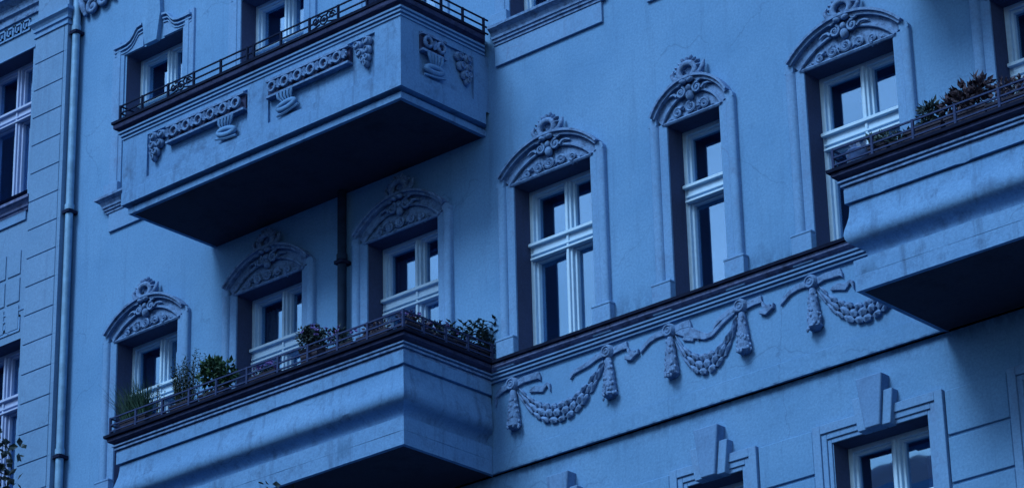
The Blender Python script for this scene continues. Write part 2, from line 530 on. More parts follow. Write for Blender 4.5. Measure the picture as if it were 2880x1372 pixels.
# ---- windows: frame mesh with panes, transom and glazing bars as sub-parts
def make_window(half, lilac=False, mull=True, parent=None):
    fm = 'frame_left' if lilac else 'frame'
    y0 = 0.235
    w = MB()
    zt, zb = Z_HEAD + 0.004, Z_SILL - 0.004
    L, Rr = -half - 0.004, half + 0.004
    fw_ = 0.052
    w.box(L, L + fw_, y0, y0 + 0.10, zb, zt)
    w.box(Rr - fw_, Rr, y0, y0 + 0.10, zb, zt)
    w.box(L + fw_ - .001, Rr - fw_ + .001, y0 + .001, y0 + 0.099, zt - fw_, zt - .001)
    w.box(L + fw_ - .001, Rr - fw_ + .001, y0 + .001, y0 + 0.099, zb + .001, zb + 0.09)
    win = w.build('window', fm, parent, bevel=0.004)
    # transom with two projecting fillets
    t = MB()
    t.box(L + fw_ - .002, Rr - fw_ + .002, y0 - 0.012, y0 + 0.098, 14.565, 14.735)
    t.box(L + 0.012, Rr - 0.012, y0 - 0.055, y0 + 0.012, 14.715, 14.752)
    t.box(L + 0.03, Rr - 0.03, y0 - 0.035, y0 + 0.012, 14.612, 14.635)
    t.box(L + 0.03, Rr - 0.03, y0 - 0.045, y0 + 0.012, 14.556, 14.582)
    t.build('transom', fm, win, bevel=0.004)
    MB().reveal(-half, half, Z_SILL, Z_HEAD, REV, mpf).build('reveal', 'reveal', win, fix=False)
    if mull:
        g_ = MB()
        g_.box(-0.044, 0.044, y0 - 0.004, y0 + 0.096, zb + 0.05, zt - 0.05)
        g_.box(-0.016, 0.016, y0 - 0.030, y0 + 0.002, zb + 0.05, zt - 0.05)
        g_.build('mullion', fm, win, bevel=0.005)
        xs = [(L + fw_, -0.044), (0.044, Rr - fw_)]
    else:
        xs = [(L + fw_, Rr - fw_)]
    for (a, b_) in xs:
        for (c, d) in ((zb + 0.09, 14.565), (14.735, zt - fw_)):
            s = MB()
            sw = 0.028
            ys, ye = y0 + 0.035, y0 + 0.095
            s.box(a - .002, a + sw, ys, ye, c - .002, d + .002); s.box(b_ - sw, b_ + .002, ys, ye, c - .002, d + .002)
            s.box(a + sw - .001, b_ - sw + .001, ys + .001, ye - .001, c - .001, c + sw); s.box(a + sw - .001, b_ - sw + .001, ys + .001, ye - .001, d - sw, d + .001)
            s.build('sash', fm, win, bevel=0.004)
            p = MB().box(a + sw - .004, b_ - sw + .004, y0 + 0.080, y0 + 0.086, c + sw - .004, d - sw + .004)
            p.build('pane', 'glass', win)
    return win

def curtain(win, half, mat, side, z0=13.45, z1=15.28, wid=0.42):
    c = MB()
    n = 26
    a = -half + 0.03 if side < 0 else half - 0.03 - wid
    vs = []
    for i in range(n + 1):
        x = a + wid * i / n
        y = 0.44 + 0.018 * math.sin(i * 1.9) + 0.01 * math.sin(i * 0.7)
        vs += [(x, y, z0), (x, y, z1)]
    fs = [(2 * i, 2 * i + 2, 2 * i + 3, 2 * i + 1) for i in range(n)]
    c.add(vs, fs)
    return c.build('curtain', mat, win, smooth=60, fix=False)

proto_w = make_window(0.54, parent=B)
proto_n = make_window(0.343, mull=False, parent=B)
W = {}
first = True
for k, (dz, dy) in enumerate(((0, 0), (DZ, 0), (-3.923, LOW_Y))):
    for c in C_MAIN:
        narrow = c == 2.868
        pr = proto_n if narrow else proto_w
        if k == 0 and c in (C_MAIN[0], 2.868):
            w = pr
            w.location = (c, dy, dz)
        else:
            w = None
        W[(c, k)] = (w, pr, (c, dy, dz))
for key, (w, pr, loc) in W.items():
    if w is None:
        w = copy_tree(pr, B, loc)
    W[key] = w
prn = random.Random(5)
for w_ in W.values():
    for ch in w_.children:
        if ch.name.startswith('pane'):
            ch.rotation_euler = (prn.uniform(-.002, .002) * 0.3, 0, math.radians(prn.uniform(-1.0, 1.0)))
curtain(W[(C_MAIN[1], 0)], 0.54, 'curtain', -1, wid=0.50)
curtain(W[(C_MAIN[1], 0)], 0.54, 'curtain', 1, wid=0.50)
curtain(W[(C_MAIN[2], 0)], 0.54, 'curtain_dim', -1, wid=0.5)
curtain(W[(C_MAIN[2], 0)], 0.54, 'curtain_dim', 1, wid=0.5)
curtain(W[(C_MAIN[1], 1)], 0.54, 'curtain', 1, wid=0.36)
curtain(W[(C_MAIN[0], 0)], 0.54, 'curtain_dim', -1, wid=0.22)
curtain(W[(C_MAIN[5], 2)], 0.54, 'curtain_dim', 1, wid=0.30)
curtain(W[(C_MAIN[3], 1)], 0.54, 'curtain_dim', 1, wid=0.30)

# ---- pedimented window surrounds of the main storey
def make_surround(half, parent):
    S = empty('window_surround', (0, 0, 0), parent)
    jo = half + 0.212
    for s in (-1, 1):
        # flat fascia and rounded outer roll
        prof = [(half - 0.0, 0.0), (half - 0.0, -0.022), (half + 0.018, -0.03), (half + 0.10, -0.03), (half + 0.104, -0.042)]
        for i in range(7):
            a = math.pi * i / 6
            prof.append((half + 0.158 - 0.052 * math.cos(a), -0.042 - 0.028 * math.sin(a)))
        prof.append((jo, 0.0))
        prof = [(s * x, y + 0.0) for x, y in prof]
        j = MB().prism_z(prof, 13.60, 15.40)
        # rounded top of the outer roll
        top = [(s * (half + 0.106), 15.40), (s * jo, 15.40), (s * (jo - 0.004), 15.44), (s * (jo - 0.03), 15.475), (s * (jo - 0.07), 15.485), (s * (half + 0.106), 15.47)]
        j.prism(top, -0.062, 0.0)
        j.build('jamb_moulding', 'trim', S, smooth=45)
        a, b_ = sorted((s * (half + 0.002), s * (half + 0.245)))
        k = MB().box(a, b_, -0.088, 0.0, 13.30, 13.625)
        k.box(a - 0.006, b_ + 0.006, -0.094, 0.0, 13.612, 13.640)
        k.build('base_block', 'trim', S, bevel=0.006)
    oh = half + 0.152
    ih = half + 0.02
    n = 18
    O = arc(oh, 15.485, 15.795, n)
    O2 = arc(oh - 0.035, 15.462, 15.750, n)
    hd = MB()
    hd.band(O, O2, -0.085, 0.0)
    hd.band(arc(oh + 0.012, 15.492, 15.812, n), [(x, z - 0.004) for x, z in arc(oh - 0.006, 15.481, 15.788, n)], -0.115, 0.0)
    hd.build('hood_mould', 'relief', S, smooth=35)
    fa = MB()
    I = arc(ih + 0.02, 15.385, 15.650, n)
    fa.band(O2, I, -0.030, 0.0)
    fa.build('arch_fascia', 'relief', S, smooth=35)
    inn = MB()
    inn.tube([(x, -0.036, z) for x, z in I], 0.018, 6)
    inn.tube([(-ih - 0.01, -0.03, Z_HEAD + 0.006), (ih + 0.01, -0.03, Z_HEAD + 0.006)], 0.018, 5)
    inn.build('inner_moulding', 'relief', S, smooth=50)
    ty = MB()
    ty.prism([(x, z) for x, z in I] + [(ih, Z_HEAD + 0.002), (-ih, Z_HEAD + 0.002)], -0.012, 0.0)
    ty.build('tympanum', 'relief', S)
    sc = MB()
    k = 5 if half > 0.4 else 3
    for i in range(k):
        t = (i - (k - 1) / 2)
        x = t * (2 * ih * 0.72) / k
        r = 0.066 - 0.010 * abs(t)
        z = 15.475 - 0.018 * abs(t)
        sc.tube(spiral(x, z, r, 1.6, -0.042, 1 if t <= 0 else -1, 0.6 + i), [0.020 - 0.0006 * q for q in range(17)], 5)
        sc.ellipsoid((x, -0.03, z), (0.018, 0.04, 0.018), 6, 4)
        for q in range(3):
            a = 0.5 + q * 0.55
            sc.ellipsoid((x + 0.085 * math.cos(a + i), -0.02, z + 0.055 * math.sin(a + i)), (0.034, 0.022, 0.012), 6, 4, a + i)
    for s in (-1, 1):
        for q in range(4):
            sc.ellipsoid((s * (ih * 0.76 + 0.045 * q * ih), -0.018, 15.425 - 0.008 * q), (0.030, 0.02, 0.013), 6, 4, s * 0.5 - 0.3 * q)
    sc.build('scroll_relief', 'relief', S, smooth=60)
    ct = MB()
    for s in (-1, 1):
        ct.tube(spiral(s * 0.105, 15.655, 0.062, 1.5, -0.062, s, 1.2), [0.022 - 0.0007 * q for q in range(17)], 6)
        ct.tube([(s * 0.16, -0.06, 15.63), (s * 0.20, -0.058, 15.665), (s * 0.25, -0.056, 15.665), (s * 0.30, -0.05, 15.645)], [0.02, 0.018, 0.014, 0.008], 6)
        ct.ellipsoid((s * 0.105, -0.055, 15.655), (0.02, 0.03, 0.02), 6, 4)
    ct.ellipsoid((0, -0.05, 15.60), (0.05, 0.045, 0.06), 8, 6)
    ct.ellipsoid((0, -0.06, 15.68), (0.04, 0.04, 0.04), 8, 6)
    ct.build('cartouche', 'relief', S, smooth=60)
    cr = MB()
    cz = 15.868
    cr.ring((0, -0.075, cz), 0.105, 0.088, 0.036, 18, 7)
    cr.prism([(0.1 * math.cos(a * 0.35), cz + 0.085 * math.sin(a * 0.35)) for a in range(18)], -0.03, 0.0)
    for q in range(5):
        a = math.radians(50 + 20 * q)
        cr.tube([(0.0, -0.03, cz - 0.06), (0.07 * math.cos(a), -0.045, cz - 0.06 + 0.12 * math.sin(a))], [0.008, 0.017], 5)
    for q in range(9):
        a = math.radians(8 + 20.5 * q)
        rr = 0.148 if q % 2 else 0.135
        cr.ellipsoid((rr * math.cos(a), -0.07, cz + 0.005 + rr * 0.92 * math.sin(a)), (0.042, 0.035, 0.019), 6, 4, a)
    for s in (-1, 1):
        cr.tube([(s * 0.10, -0.07, cz - 0.07), (s * 0.17, -0.075, cz - 0.05), (s * 0.205, -0.07, cz + 0.01), (s * 0.20, -0.045, cz + 0.075)], [0.026, 0.030, 0.026, 0.012], 6)
        cr.tube(spiral(s * 0.135, cz - 0.108, 0.045, 1.3, -0.07, -s, 0.4), 0.017, 6)
        cr.ellipsoid((s * 0.05, -0.10, cz - 0.118), (0.045, 0.035, 0.026), 7, 5, s * 0.3)
    cr.build('crest', 'relief', S, smooth=60)
    return S

surr = make_surround(0.54, B)
surr_n = make_surround(0.343, B)
surr.location.x = C_MAIN[0]
surr_n.location.x = 2.868
for c in C_MAIN[1:]:
    if c != 2.868:
        copy_tree(surr, B, (c, 0, 0))

# ---- upper storey surrounds: plain architrave, wavy hood and tall key panel
def make_wavy(half, parent):
    S = empty('wavy_surround', (0, 0, 0), parent)
    for s in (-1, 1):
        prof = [(half, 0.0), (half, -0.02), (half + 0.05, -0.03), (half + 0.055, -0.042), (half + 0.12, -0.042), (half + 0.125, -0.03), (half + 0.205, -0.03), (half + 0.212, 0.0)]
        j = MB().prism_z([(s * x, y) for x, y in prof], 17.50, 19.46)
        j.build('jamb_moulding', 'trim', S, bevel=0.003)
        a, b_ = sorted((s * (half - 0.0), s * (half + 0.25)))
        k = MB().box(a, b_, -0.075, 0.0, 17.26, 17.515)
        k.build('base_block', 'trim', S, bevel=0.006)
        P = [(half + 0.165, 19.40), (half + 0.03, 19.40), (half - 0.07, 19.405), (half - 0.145, 19.43), (half - 0.20, 19.48), (half - 0.235, 19.53), (half - 0.27, 19.565), (half - 0.355, 19.575)]
        for nm, off, th, yo, mt in (('hood_mould', 0.0, 0.028, -0.068, 'trim'), ('hood_mould', -0.055, 0.02, -0.046, 'trim'), ('hood_mould', -0.105, 0.016, -0.036, 'trim')):
            A = [(s * x, z + off * (1 if i > 1 else 1)) for i, (x, z) in enumerate(P)]
            Bq = [(s * x, z + off - th) for i, (x, z) in enumerate(P)]
            MB().band(A, Bq, yo, 0.0).build(nm, mt, S, smooth=40)
        sp = [(s * x, z - 0.10) for x, z in P] + [(s * (half - 0.355), 19.262), (s * half, 19.262), (s * (half + 0.165), 19.262)]
        MB().prism(sp, -0.022, 0.0).build('spandrel_panel', 'trim', S)
    MB().prism([(-0.115, 19.235), (0.105, 19.235), (0.165, 19.62), (0.13, 19.95), (-0.13, 19.95), (-0.175, 19.62)], -0.07, 0.0).build('key_panel', 'wall', S, bevel=0.004)
    return S
wv = make_wavy(0.54, B)
wv_n = make_wavy(0.343, B)
wv.location.x = C_MAIN[0] - 0.03
wv_n.location.x = 2.868
for c in C_MAIN[1:]:
    if c != 2.868:
        copy_tree(wv, B, (c, 0, 0))

# sill cornice and apron under the free-standing upper windows (and the main-storey one at the left end)
SILL = [(0.0, 17.13), (0.045, 17.135), (0.045, 17.165), (0.062, 17.17), (0.062, 17.20), (0.08, 17.205), (0.08, 17.235), (0.10, 17.27), (0.14, 17.30), (0.15, 17.305), (0.15, 17.335), (0.0, 17.352)]
def sill(x0, x1, dz, left_open, right_open, ret_l=True, ret_r=True):
    path = ([(x0, 0.3)] if ret_l else []) + [(x0, 0), (x1, 0)] + ([(x1, 0.3)] if ret_r else [])
    prof = [(p, z + dz) for p, z in SILL]
    s_ = MB().sweep(prof, path)
    o_ = s_.build('window_sill', 'relief', B)
    a_ = MB().box(x0 + 0.0, x1 - 0.0, -0.032, 0.0, 16.885 + dz, 17.132 + dz)
    a_.build('apron_panel', 'trim', B, bevel=0.004)
sill(-6.215, -4.28, 0.0, 0, 0, True, False)
sill(0.18, 1.72, 0.0, 0, 0, False, True)
sill(2.868 - 0.53, 2.868 + 0.53, 0.0, 0, 0)
sill(4.83 - 0.78, 5.63, 0.0, 0, 0, True, False)
sill(-6.215, -4.28, -DZ, 0, 0, True, False)

# ---- cornice, balconies
CORN = [(0.0, 13.200), (0.034, 13.200), (0.034, 13.218), (0.022, 13.222), (0.022, 13.230), (0.056, 13.233), (0.056, 13.254), (0.040, 13.258), (0.040, 13.267), (0.074, 13.270), (0.074, 13.288), (0.0, 13.292)]
CROWN = [(0.0, 13.289), (0.052, 13.289), (0.054, 13.300), (0.070, 13.312), (0.100, 13.322), (0.112, 13.333), (0.112, 13.366), (0.09, 13.37), (-0.02, 13.375)]
FLASH = [(0.05, 13.372), (0.142, 13.372), (0.146, 13.402), (0.0, 13.415)]
MB().sweep(FLASH, PATH, 4, 5).build('flashing', 'flashing', B)
MB().sweep(CROWN, PATH, 4, 5).build('cornice_crown', 'cornice', B, smooth=30)
MB().sweep(CORN, PATH, 4, 5).build('cornice', 'trim', B, smooth=30, label='long grimy cornice ledge under the windows')

BODY = [(-0.05, 12.20), (0.0, 12.20), (0.002, 12.35), (0.004, 12.352), (0.006, 12.50), (-0.085, 12.505), (-0.09, 12.56), (-0.078, 12.60), (-0.05, 12.632), (-0.01, 12.655), (0.028, 12.678), (0.050, 12.71),
        (0.058, 12.755), (0.050, 12.805), (0.034, 12.86), (0.016, 12.93), (0.008, 13.0), (0.006, 13.05), (-0.008, 13.052), (-0.008, 13.066), (0.036, 13.068), (0.036, 13.10), (0.036, 13.200)]

def railing(bal, x0, x1, zs, matn, posts_front, posts_left, posts_right, th, zbot):
    y = -1.44
    for z in zs:
        r = MB()
        h = th / 2
        r.box(x0 - 0.09 - h, x1 + 0.09 + h, y - h, y + h, z - h, z + h)
        r.box(x0 - 0.09 - h, x0 - 0.09 + h, y + h, -0.03, z - h, z + h)
        r.box(x1 + 0.09 - h, x1 + 0.09 + h, y + h, -0.03, z - h, z + h)
        r.build('rail', matn, bal)
    tz = zs[0] + th * 0.6
    for x in posts_front:
        MB().box(x - th * 0.75, x + th * 0.75, y - th * 0.8, y + th * 0.8, zbot, tz).build('post', matn, bal)
    for xx, ps in ((x0 - 0.09, posts_left), (x1 + 0.09, posts_right)):
        for q in ps:
            MB().box(xx - th * 0.8, xx + th * 0.8, q - th * 0.75, q + th * 0.75, zbot, tz).build('post', matn, bal)

def bombe_balcony(i0, x0, x1, posts):
    bal = empty('balcony', (0, 0, 0), B)
    bal["label"] = 'balcony with smooth bulging parapet, planted low railing and grimy cornice'
    MB().sweep(BODY, PATH, i0, i0 + 3).build('parapet', 'parapet', bal, smooth=30)
    MB().sweep(CORN, PATH, i0, i0 + 3).build('cornice', 'relief', bal, smooth=30)
    MB().sweep(FLASH, PATH, i0, i0 + 3).build('flashing', 'flashing', bal)
    MB().sweep(CROWN, PATH, i0, i0 + 3).build('cornice_crown', 'grime_and_shade', bal, smooth=30)
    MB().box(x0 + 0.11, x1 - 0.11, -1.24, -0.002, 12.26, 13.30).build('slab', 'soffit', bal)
    MB().box(x0 + 0.0, x1 - 0.0, -1.35, -0.004, 13.305, 13.39).build('deck', 'cornice', bal)
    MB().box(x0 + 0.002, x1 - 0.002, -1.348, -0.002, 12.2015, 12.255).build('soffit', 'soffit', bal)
    railing(bal, x0, x1, (13.61, 13.53, 13.455), 'iron_grey', posts, (-1.0, -0.55, -0.1), (-1.14, -0.80, -0.46, -0.08), 0.016, 13.39)
    return bal
bal_low = bombe_balcony(1, -4.33, 0.0, [-4.42, -3.995, -3.56, -3.13, -2.697, -2.22, -1.745, -1.295, -0.856, -0.418, 0.09])
bal_right = bombe_balcony(6 - 1 + 0, 5.63, 10.3, [5.54, 5.98, 6.43, 6.886, 7.352, 7.80, 8.24, 8.68, 9.1, 9.5, 9.9, 10.39])

# carved balconies of the upper storey
UP_BOT = [(-0.05, 16.11), (0.0, 16.11), (0.002, 16.178), (-0.035, 16.182), (-0.035, 16.214), (0.062, 16.216), (0.062, 16.372), (0.055, 16.378)]
UP_TOP = [(0.055, 17.05), (0.070, 17.052), (0.070, 17.074), (0.058, 17.078), (0.058, 17.086), (0.088, 17.089), (0.088, 17.112), (0.074, 17.116), (0.074, 17.125), (0.106, 17.128), (0.106, 17.150), (0.0, 17.154)]
UP_CROWN = [(0.0, 17.151), (0.088, 17.151), (0.090, 17.17), (0.112, 17.182), (0.142, 17.190), (0.146, 17.20), (0.146, 17.245), (0.12, 17.25), (0.0, 17.25)]
UP_FLASH = [(0.05, 17.248), (0.162, 17.248), (0.166, 17.278), (0.0, 17.295)]

def rosette(P, mp, u, w, parent):
    r = MB()
    n = 12
    pts = [mp(u + 0.056 * math.cos(2 * math.pi * i / n), w + 0.056 * math.sin(2 * math.pi * i / n), -0.062) for i in range(n)]
    r.tube(pts, 0.020, 6, closed=True)
    c = mp(u, w, -0.04)
    r.ellipsoid(c, (0.018, 0.018, 0.018), 6, 4)
    r.build('rosette', 'relief', parent, smooth=60)

def palmette(mp, u, w, parent, flip=1):
    r = MB()
    for q in range(5):
        a = math.radians(30 + 30 * q)
        b0 = mp(u, w - flip * 0.055, -0.052)
        b1 = mp(u + 0.05 * math.cos(a), w - flip * 0.055 + flip * 0.10 * math.sin(a), -0.066)
        r.tube([b0, b1], [0.008, 0.017], 5)
    r.build('palmette', 'relief', parent, smooth=60)

def scallop(mp, u, w, sgn, parent):
    r = MB()
    for (du, dw, ru, rw) in ((-0.07, -0.05, 0.062, 0.055), (0.07, -0.04, 0.065, 0.06), (-0.035, -0.155, 0.062, 0.06), (0.075, -0.15, 0.055, 0.06), (0.02, -0.245, 0.052, 0.06), (0.075, -0.24, 0.04, 0.05), (0.055, -0.31, 0.036, 0.05)):
        c = mp(u + sgn * du, w + dw, 0.0)
        # lobe: flattened ball with a groove ring
        e = MB().ellipsoid((0, 0, 0), (ru, 0.045, rw), 9, 6)
        r.add([mp(u + sgn * du + p[0], w + dw + p[2], p[1]) for p in e.v], e.f)
        pts = [mp(u + sgn * du + ru * 0.55 * math.cos(k_ * 0.7), w + dw + rw * 0.55 * math.sin(k_ * 0.7), -0.045) for k_ in range(9)]
        r.tube(pts, 0.009, 5, closed=True)
    r.build('scallop', 'relief', parent, smooth=60)

def shell(mp, u, w, sgn, parent):
    r = MB()
    for q in range(5):
        r.tube([mp(u + sgn * (-0.10 + 0.055 * q), w + 0.115, -0.045), mp(u + sgn * (-0.085 + 0.05 * q), w + 0.05, -0.05), mp(u + sgn * (-0.04 + 0.035 * q), w + 0.0, -0.03)], [0.020, 0.018, 0.010], 5)
    pts = []
    for k_ in range(16):
        a = 2 * math.pi * k_ / 16
        x, z = 0.135 * math.cos(a), 0.036 * math.sin(a)
        pts.append(mp(u + sgn * (x * 0.95 - z * 0.3 + 0.02), w - 0.06 + z * 0.95 + x * 0.12, -0.022))
    r.tube(pts, 0.033, 7, closed=True)
    r.tube([mp(u - sgn * 0.13, w - 0.15, -0.015), mp(u + sgn * 0.02, w - 0.14, -0.02), mp(u + sgn * 0.2, w - 0.10, -0.015)], 0.016, 5)
    r.build('shell_ornament', 'parapet', parent, smooth=60)

def frieze_strip(mp, a, b_, parent):
    z0, z1 = 16.735, 16.952
    def slab(u0, u1, w0, w1, d0, d1):
        f = MB()
        f.add([mp(u0, w0, d0), mp(u1, w0, d0), mp(u1, w1, d0), mp(u0, w1, d0), mp(u0, w0, d1), mp(u1, w0, d1), mp(u1, w1, d1), mp(u0, w1, d1)],
              [(0, 1, 2, 3), (4, 5, 6, 7), (0, 1, 5, 4), (1, 2, 6, 5), (2, 3, 7, 6), (3, 0, 4, 7)])
        return f
    slab(a, b_, z0, z1, 0.031, -0.012).build('frieze_strip', 'grime_and_shade', parent)  # dark back plate: shade in the gaps of the carving put into its colour
    for (w0, w1) in ((z0 - 0.004, z0 + 0.022), (z1 - 0.022, z1 + 0.004)):
        slab(a - 0.004, b_ + 0.004, w0, w1, 0.030, -0.055).build('frieze_border', 'relief', parent)

def carved_balcony(i0, x0, x1, full=True):
    bal = empty('balcony', (0, 0, 0), B)
    bal["label"] = 'balcony with carved rosette panels, scrolled iron railing and drip-edged slab'
    MB().sweep(UP_BOT, PATH, i0, i0 + 3).build('drip_edge', 'parapet', bal)
    MB().sweep(UP_TOP, PATH, i0, i0 + 3).build('cornice', 'trim', bal, smooth=30)
    MB().sweep(UP_CROWN, PATH, i0, i0 + 3).build('cornice_crown', 'grime_and_shade', bal, smooth=30)
    MB().sweep(UP_FLASH, PATH, i0, i0 + 3).build('flashing', 'flashing', bal)
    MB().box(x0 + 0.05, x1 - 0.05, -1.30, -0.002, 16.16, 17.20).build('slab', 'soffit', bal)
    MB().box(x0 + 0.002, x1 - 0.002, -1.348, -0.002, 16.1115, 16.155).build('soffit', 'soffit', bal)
    MB().box(x0, x1, -1.35, -0.004, 17.205, 17.27).build('deck', 'cornice', bal)
    p = 0.055
    ctr = (x0 + x1) / 2 + 0.02
    mpF = lambda u, w, d: (u, -1.35 - p + d, w)
    mpR = lambda u, w, d: (x1 + p - d, u, w)
    mpL = lambda u, w, d: (x0 - p + d, u, w)
    pan = [(ctr - 1.83, ctr - 0.165, 16.455, 16.99, 0.032), (ctr + 0.165, ctr + 1.815, 16.455, 16.99, 0.032)]
    f = MB()
    f.holes(x0 - p, x1 + p, 16.372, 17.055, pan, mpF, back=True)
    f.holes(-1.35 - p, 0, 16.372, 17.055, [(-1.115, -0.245, 16.455, 16.97, 0.032)], mpR, back=True)
    f.holes(-1.35 - p, 0, 16.372, 17.055, [], mpL)
    f.build('parapet', 'parapet', bal, fix=False)
    if full:
        for s in (-1, 1):
            a, b_ = ctr + s * 0.18, ctr + s * 1.455
            mp = mpF
            frieze_strip(mp, min(a, b_), max(a, b_), bal)
            for q in range(6):
                rosette(None, mp, ctr + s * (0.29 + 0.2035 * q), 16.845, bal)
            for q in range(6):
                palmette(mp, ctr + s * (0.392 + 0.2035 * q), 16.855, bal, 1)
                palmette(mp, ctr + s * (0.392 + 0.2035 * q), 16.835, bal, -1)
            scallop(mp, ctr + s * 1.64, 16.955, s, bal)
            shell(mp, ctr + s * 0.46, 16.625, s, bal)
        frieze_strip(mpR, -1.11, -0.73, bal)
        for q in (-1.035, -0.83):
            rosette(None, mpR, q, 16.845, bal)
        palmette(mpR, -0.93, 16.845, bal)
        scallop(mpR, -0.42, 16.94, 1, bal)
        shell(mpR, -0.92, 16.625, 1, bal)
    posts = [x0 - 0.09, -4.04, -3.60, -3.167, -2.72, -2.285, -2.18, -1.745, -1.295, -0.85, -0.41, x1 + 0.09] if full else [x0 - 0.09 + i * 0.44 for i in range(12)]
    railing(bal, x0, x1, (17.49, 17.40, 17.32), 'iron', posts, (-1.0, -0.55, -0.1), (-1.14, -0.795, -0.448, -0.105), 0.0155, 17.27)
    if full:
        for (a, b_) in ((-3.60, -3.167), (-1.295, -0.85)):
            r = MB()
            c = (a + b_) / 2
            r.ring((c, -1.44, 17.40), 0.055, 0.055, 0.010, 12, 5)
            r.ring((c, -1.44, 17.40), 0.02, 0.02, 0.010, 8, 5)
            for s in (-1, 1):
                r.tube(spiral(c + s * 0.13, 17.42, 0.05, 1.4, -1.44, s, 0.3), 0.010, 5)
                r.tube([(c + s * 0.06, -1.44, 17.36), (c + s * 0.12, -1.44, 17.345), (c + s * 0.2, -1.44, 17.33)], 0.010, 5)
                r.tube([(c + s * 0.03, -1.44, 17.44), (c + s * 0.07, -1.44, 17.475), (c + s * 0.10, -1.44, 17.46)], 0.010, 5)
            r.build('scrollwork', 'iron', bal, smooth=60)
    return bal
bal_up = carved_balcony(1, -4.33, 0.0)
bal_up2 = carved_balcony(5, 5.63, 10.3, full=False)

# ---- garlands under the cornice
def make_disc(x):
    d = MB()
    d.tube([(x, 0.0, 13.112), (x, -0.05, 13.112), (x, -0.062, 13.112)], [0.078, 0.076, 0.066], 16)
    d.ring((x, -0.062, 13.112), 0.054, 0.054, 0.014, 14, 6)
    d.ring((x, -0.062, 13.112), 0.024, 0.024, 0.010, 10, 5)
    d.build('garland_rosette', 'relief', B, smooth=40)

def make_tassel(x, seed):
    rr = random.Random(seed)
    t = MB()
    n = 15
    pts, rad = [], []
    for i in range(n):
        f = i / (n - 1)
        z = 13.04 - 0.44 * f
        r = 0.030 + 0.052 * (f ** 0.8)
        r *= (1.0 + (0.10 if i % 2 else -0.06))
        if i == n - 1: r = 0.045
        if i == n - 2: r *= 0.95
        pts.append((x + 0.012 * f, -0.035, z)); rad.append(r)
    t.tube(pts, rad, 10)
    for i in range(34):
        f = rr.random() ** 0.7
        a = rr.uniform(-1.5, 1.5)
        r = 0.034 + 0.05 * f
        t.ellipsoid((x + 0.012 * f + r * math.sin(a), -0.035 - r * math.cos(a), 13.03 - 0.43 * f), (0.016, 0.011, 0.024), 6, 4, rr.uniform(-.5, .5))
    t.build('tassel', 'relief', B, smooth=60)

def make_swag(xa, xb, seed):
    rr = random.Random(seed)
    s = MB()
    h_ = (xb - xa) / 2
    cx_ = (xa + xb) / 2
    za = 13.07
    n = 11 if h_ > 0.55 else 8
    def pt(u, v):
        """u along the swag, v from the inner (0) to the outer (1) edge"""
        k = 1 - abs(u) ** 2.2
        return cx_ + u * h_ * (0.90 + 0.07 * v), za - (0.315 + 0.235 * v) * k - 0.05 * v * (1 - k)
    for row, (v0, v1) in enumerate(((0.0, 0.36), (0.30, 0.72), (0.66, 1.0))):
        for i in range(n):
            off = 0.5 if row == 1 else 0.0
            u0 = -1 + 2 * (i + off + rr.uniform(-.12, .12)) / n
            u1 = -1 + 2 * (i + off + 1.08 + rr.uniform(-.12, .12)) / n
            u0, u1 = max(-1, u0), min(1, u1)
            if u1 - u0 < 0.03: continue
            um = (u0 + u1) / 2
            va, vb = v0 + rr.uniform(0, .05), v1 - rr.uniform(0, .05)
            poly = [pt(u0, (va + vb) / 2), pt(u0 * .7 + u1 * .3, vb), pt(u0 * .2 + u1 * .8, vb - .02), pt(u1 - .01, (va + vb) / 2), pt(u0 * .25 + u1 * .75, va), pt(u0 * .75 + u1 * .25, va + .02)]
            d = (0.056 if row == 1 else 0.046) * (0.55 + 0.45 * (1 - um * um)) + rr.uniform(-.010, .010)
            c = (sum(q[0] for q in poly) / 6, sum(q[1] for q in poly) / 6)
            m_ = len(poly)
            vs = [(x, 0.0, z) for x, z in poly] + [(x, -d * 0.75, z) for x, z in poly] + [(c[0], -d - 0.014, c[1])]
            fs = [(k, (k + 1) % m_, (k + 1) % m_ + m_, k + m_) for k in range(m_)] + [(k + m_, (k + 1) % m_ + m_, 2 * m_) for k in range(m_)]
            s.add(vs, fs)
    s.build('swag', 'relief', B)

def ribbon(pts, w, name='ribbon', y=-0.034):
    A = [(x, z + w * h / 2) for x, z, h in pts]
    Bq = [(x, z - w * h / 2) for x, z, h in pts]
    MB().band(A, Bq, y, 0.0).build(name, 'relief', B, bevel=0.006)

DISC = [0.325, 1.630, 2.440, 3.350, 4.215, 5.46]
for i, x in enumerate(DISC):
    make_disc(x)
    make_tassel(x + 0.01, 40 + i)
for a, b_ in ((0, 1), (2, 3), (4, 5)):
    make_swag(DISC[a] + 0.02, DISC[b_] - 0.02, 70 + a)
    xa, xb = DISC[a], DISC[b_]
    wd = xb - xa
    # ribbons fluttering above each swag, ending in swallow tails
    ribbon([(xa + 0.06, 13.105, 1), (xa + 0.15, 13.125, 1.0), (xa + 0.26 * wd + 0.02, 13.12, 1.1), (xa + 0.27 * wd + 0.03, 13.08, 0.7)], 0.075)
    ribbon([(xa + 0.17 * wd, 12.975, 0.35), (xa + 0.23 * wd, 12.985, 1.0), (xa + 0.31 * wd, 12.955, 1.0), (xa + 0.36 * wd, 12.995, 0.5), (xa + 0.39 * wd, 12.94, 1.3)], 0.075, y=-0.028)
    ribbon([(xb - 0.06, 13.11, 1), (xb - 0.16, 13.10, 1.0), (xb - 0.27, 13.06, 0.9), (xb - 0.36 * wd, 13.02, 0.7), (xb - 0.40 * wd, 12.985, 1.0)], 0.07, y=-0.03)
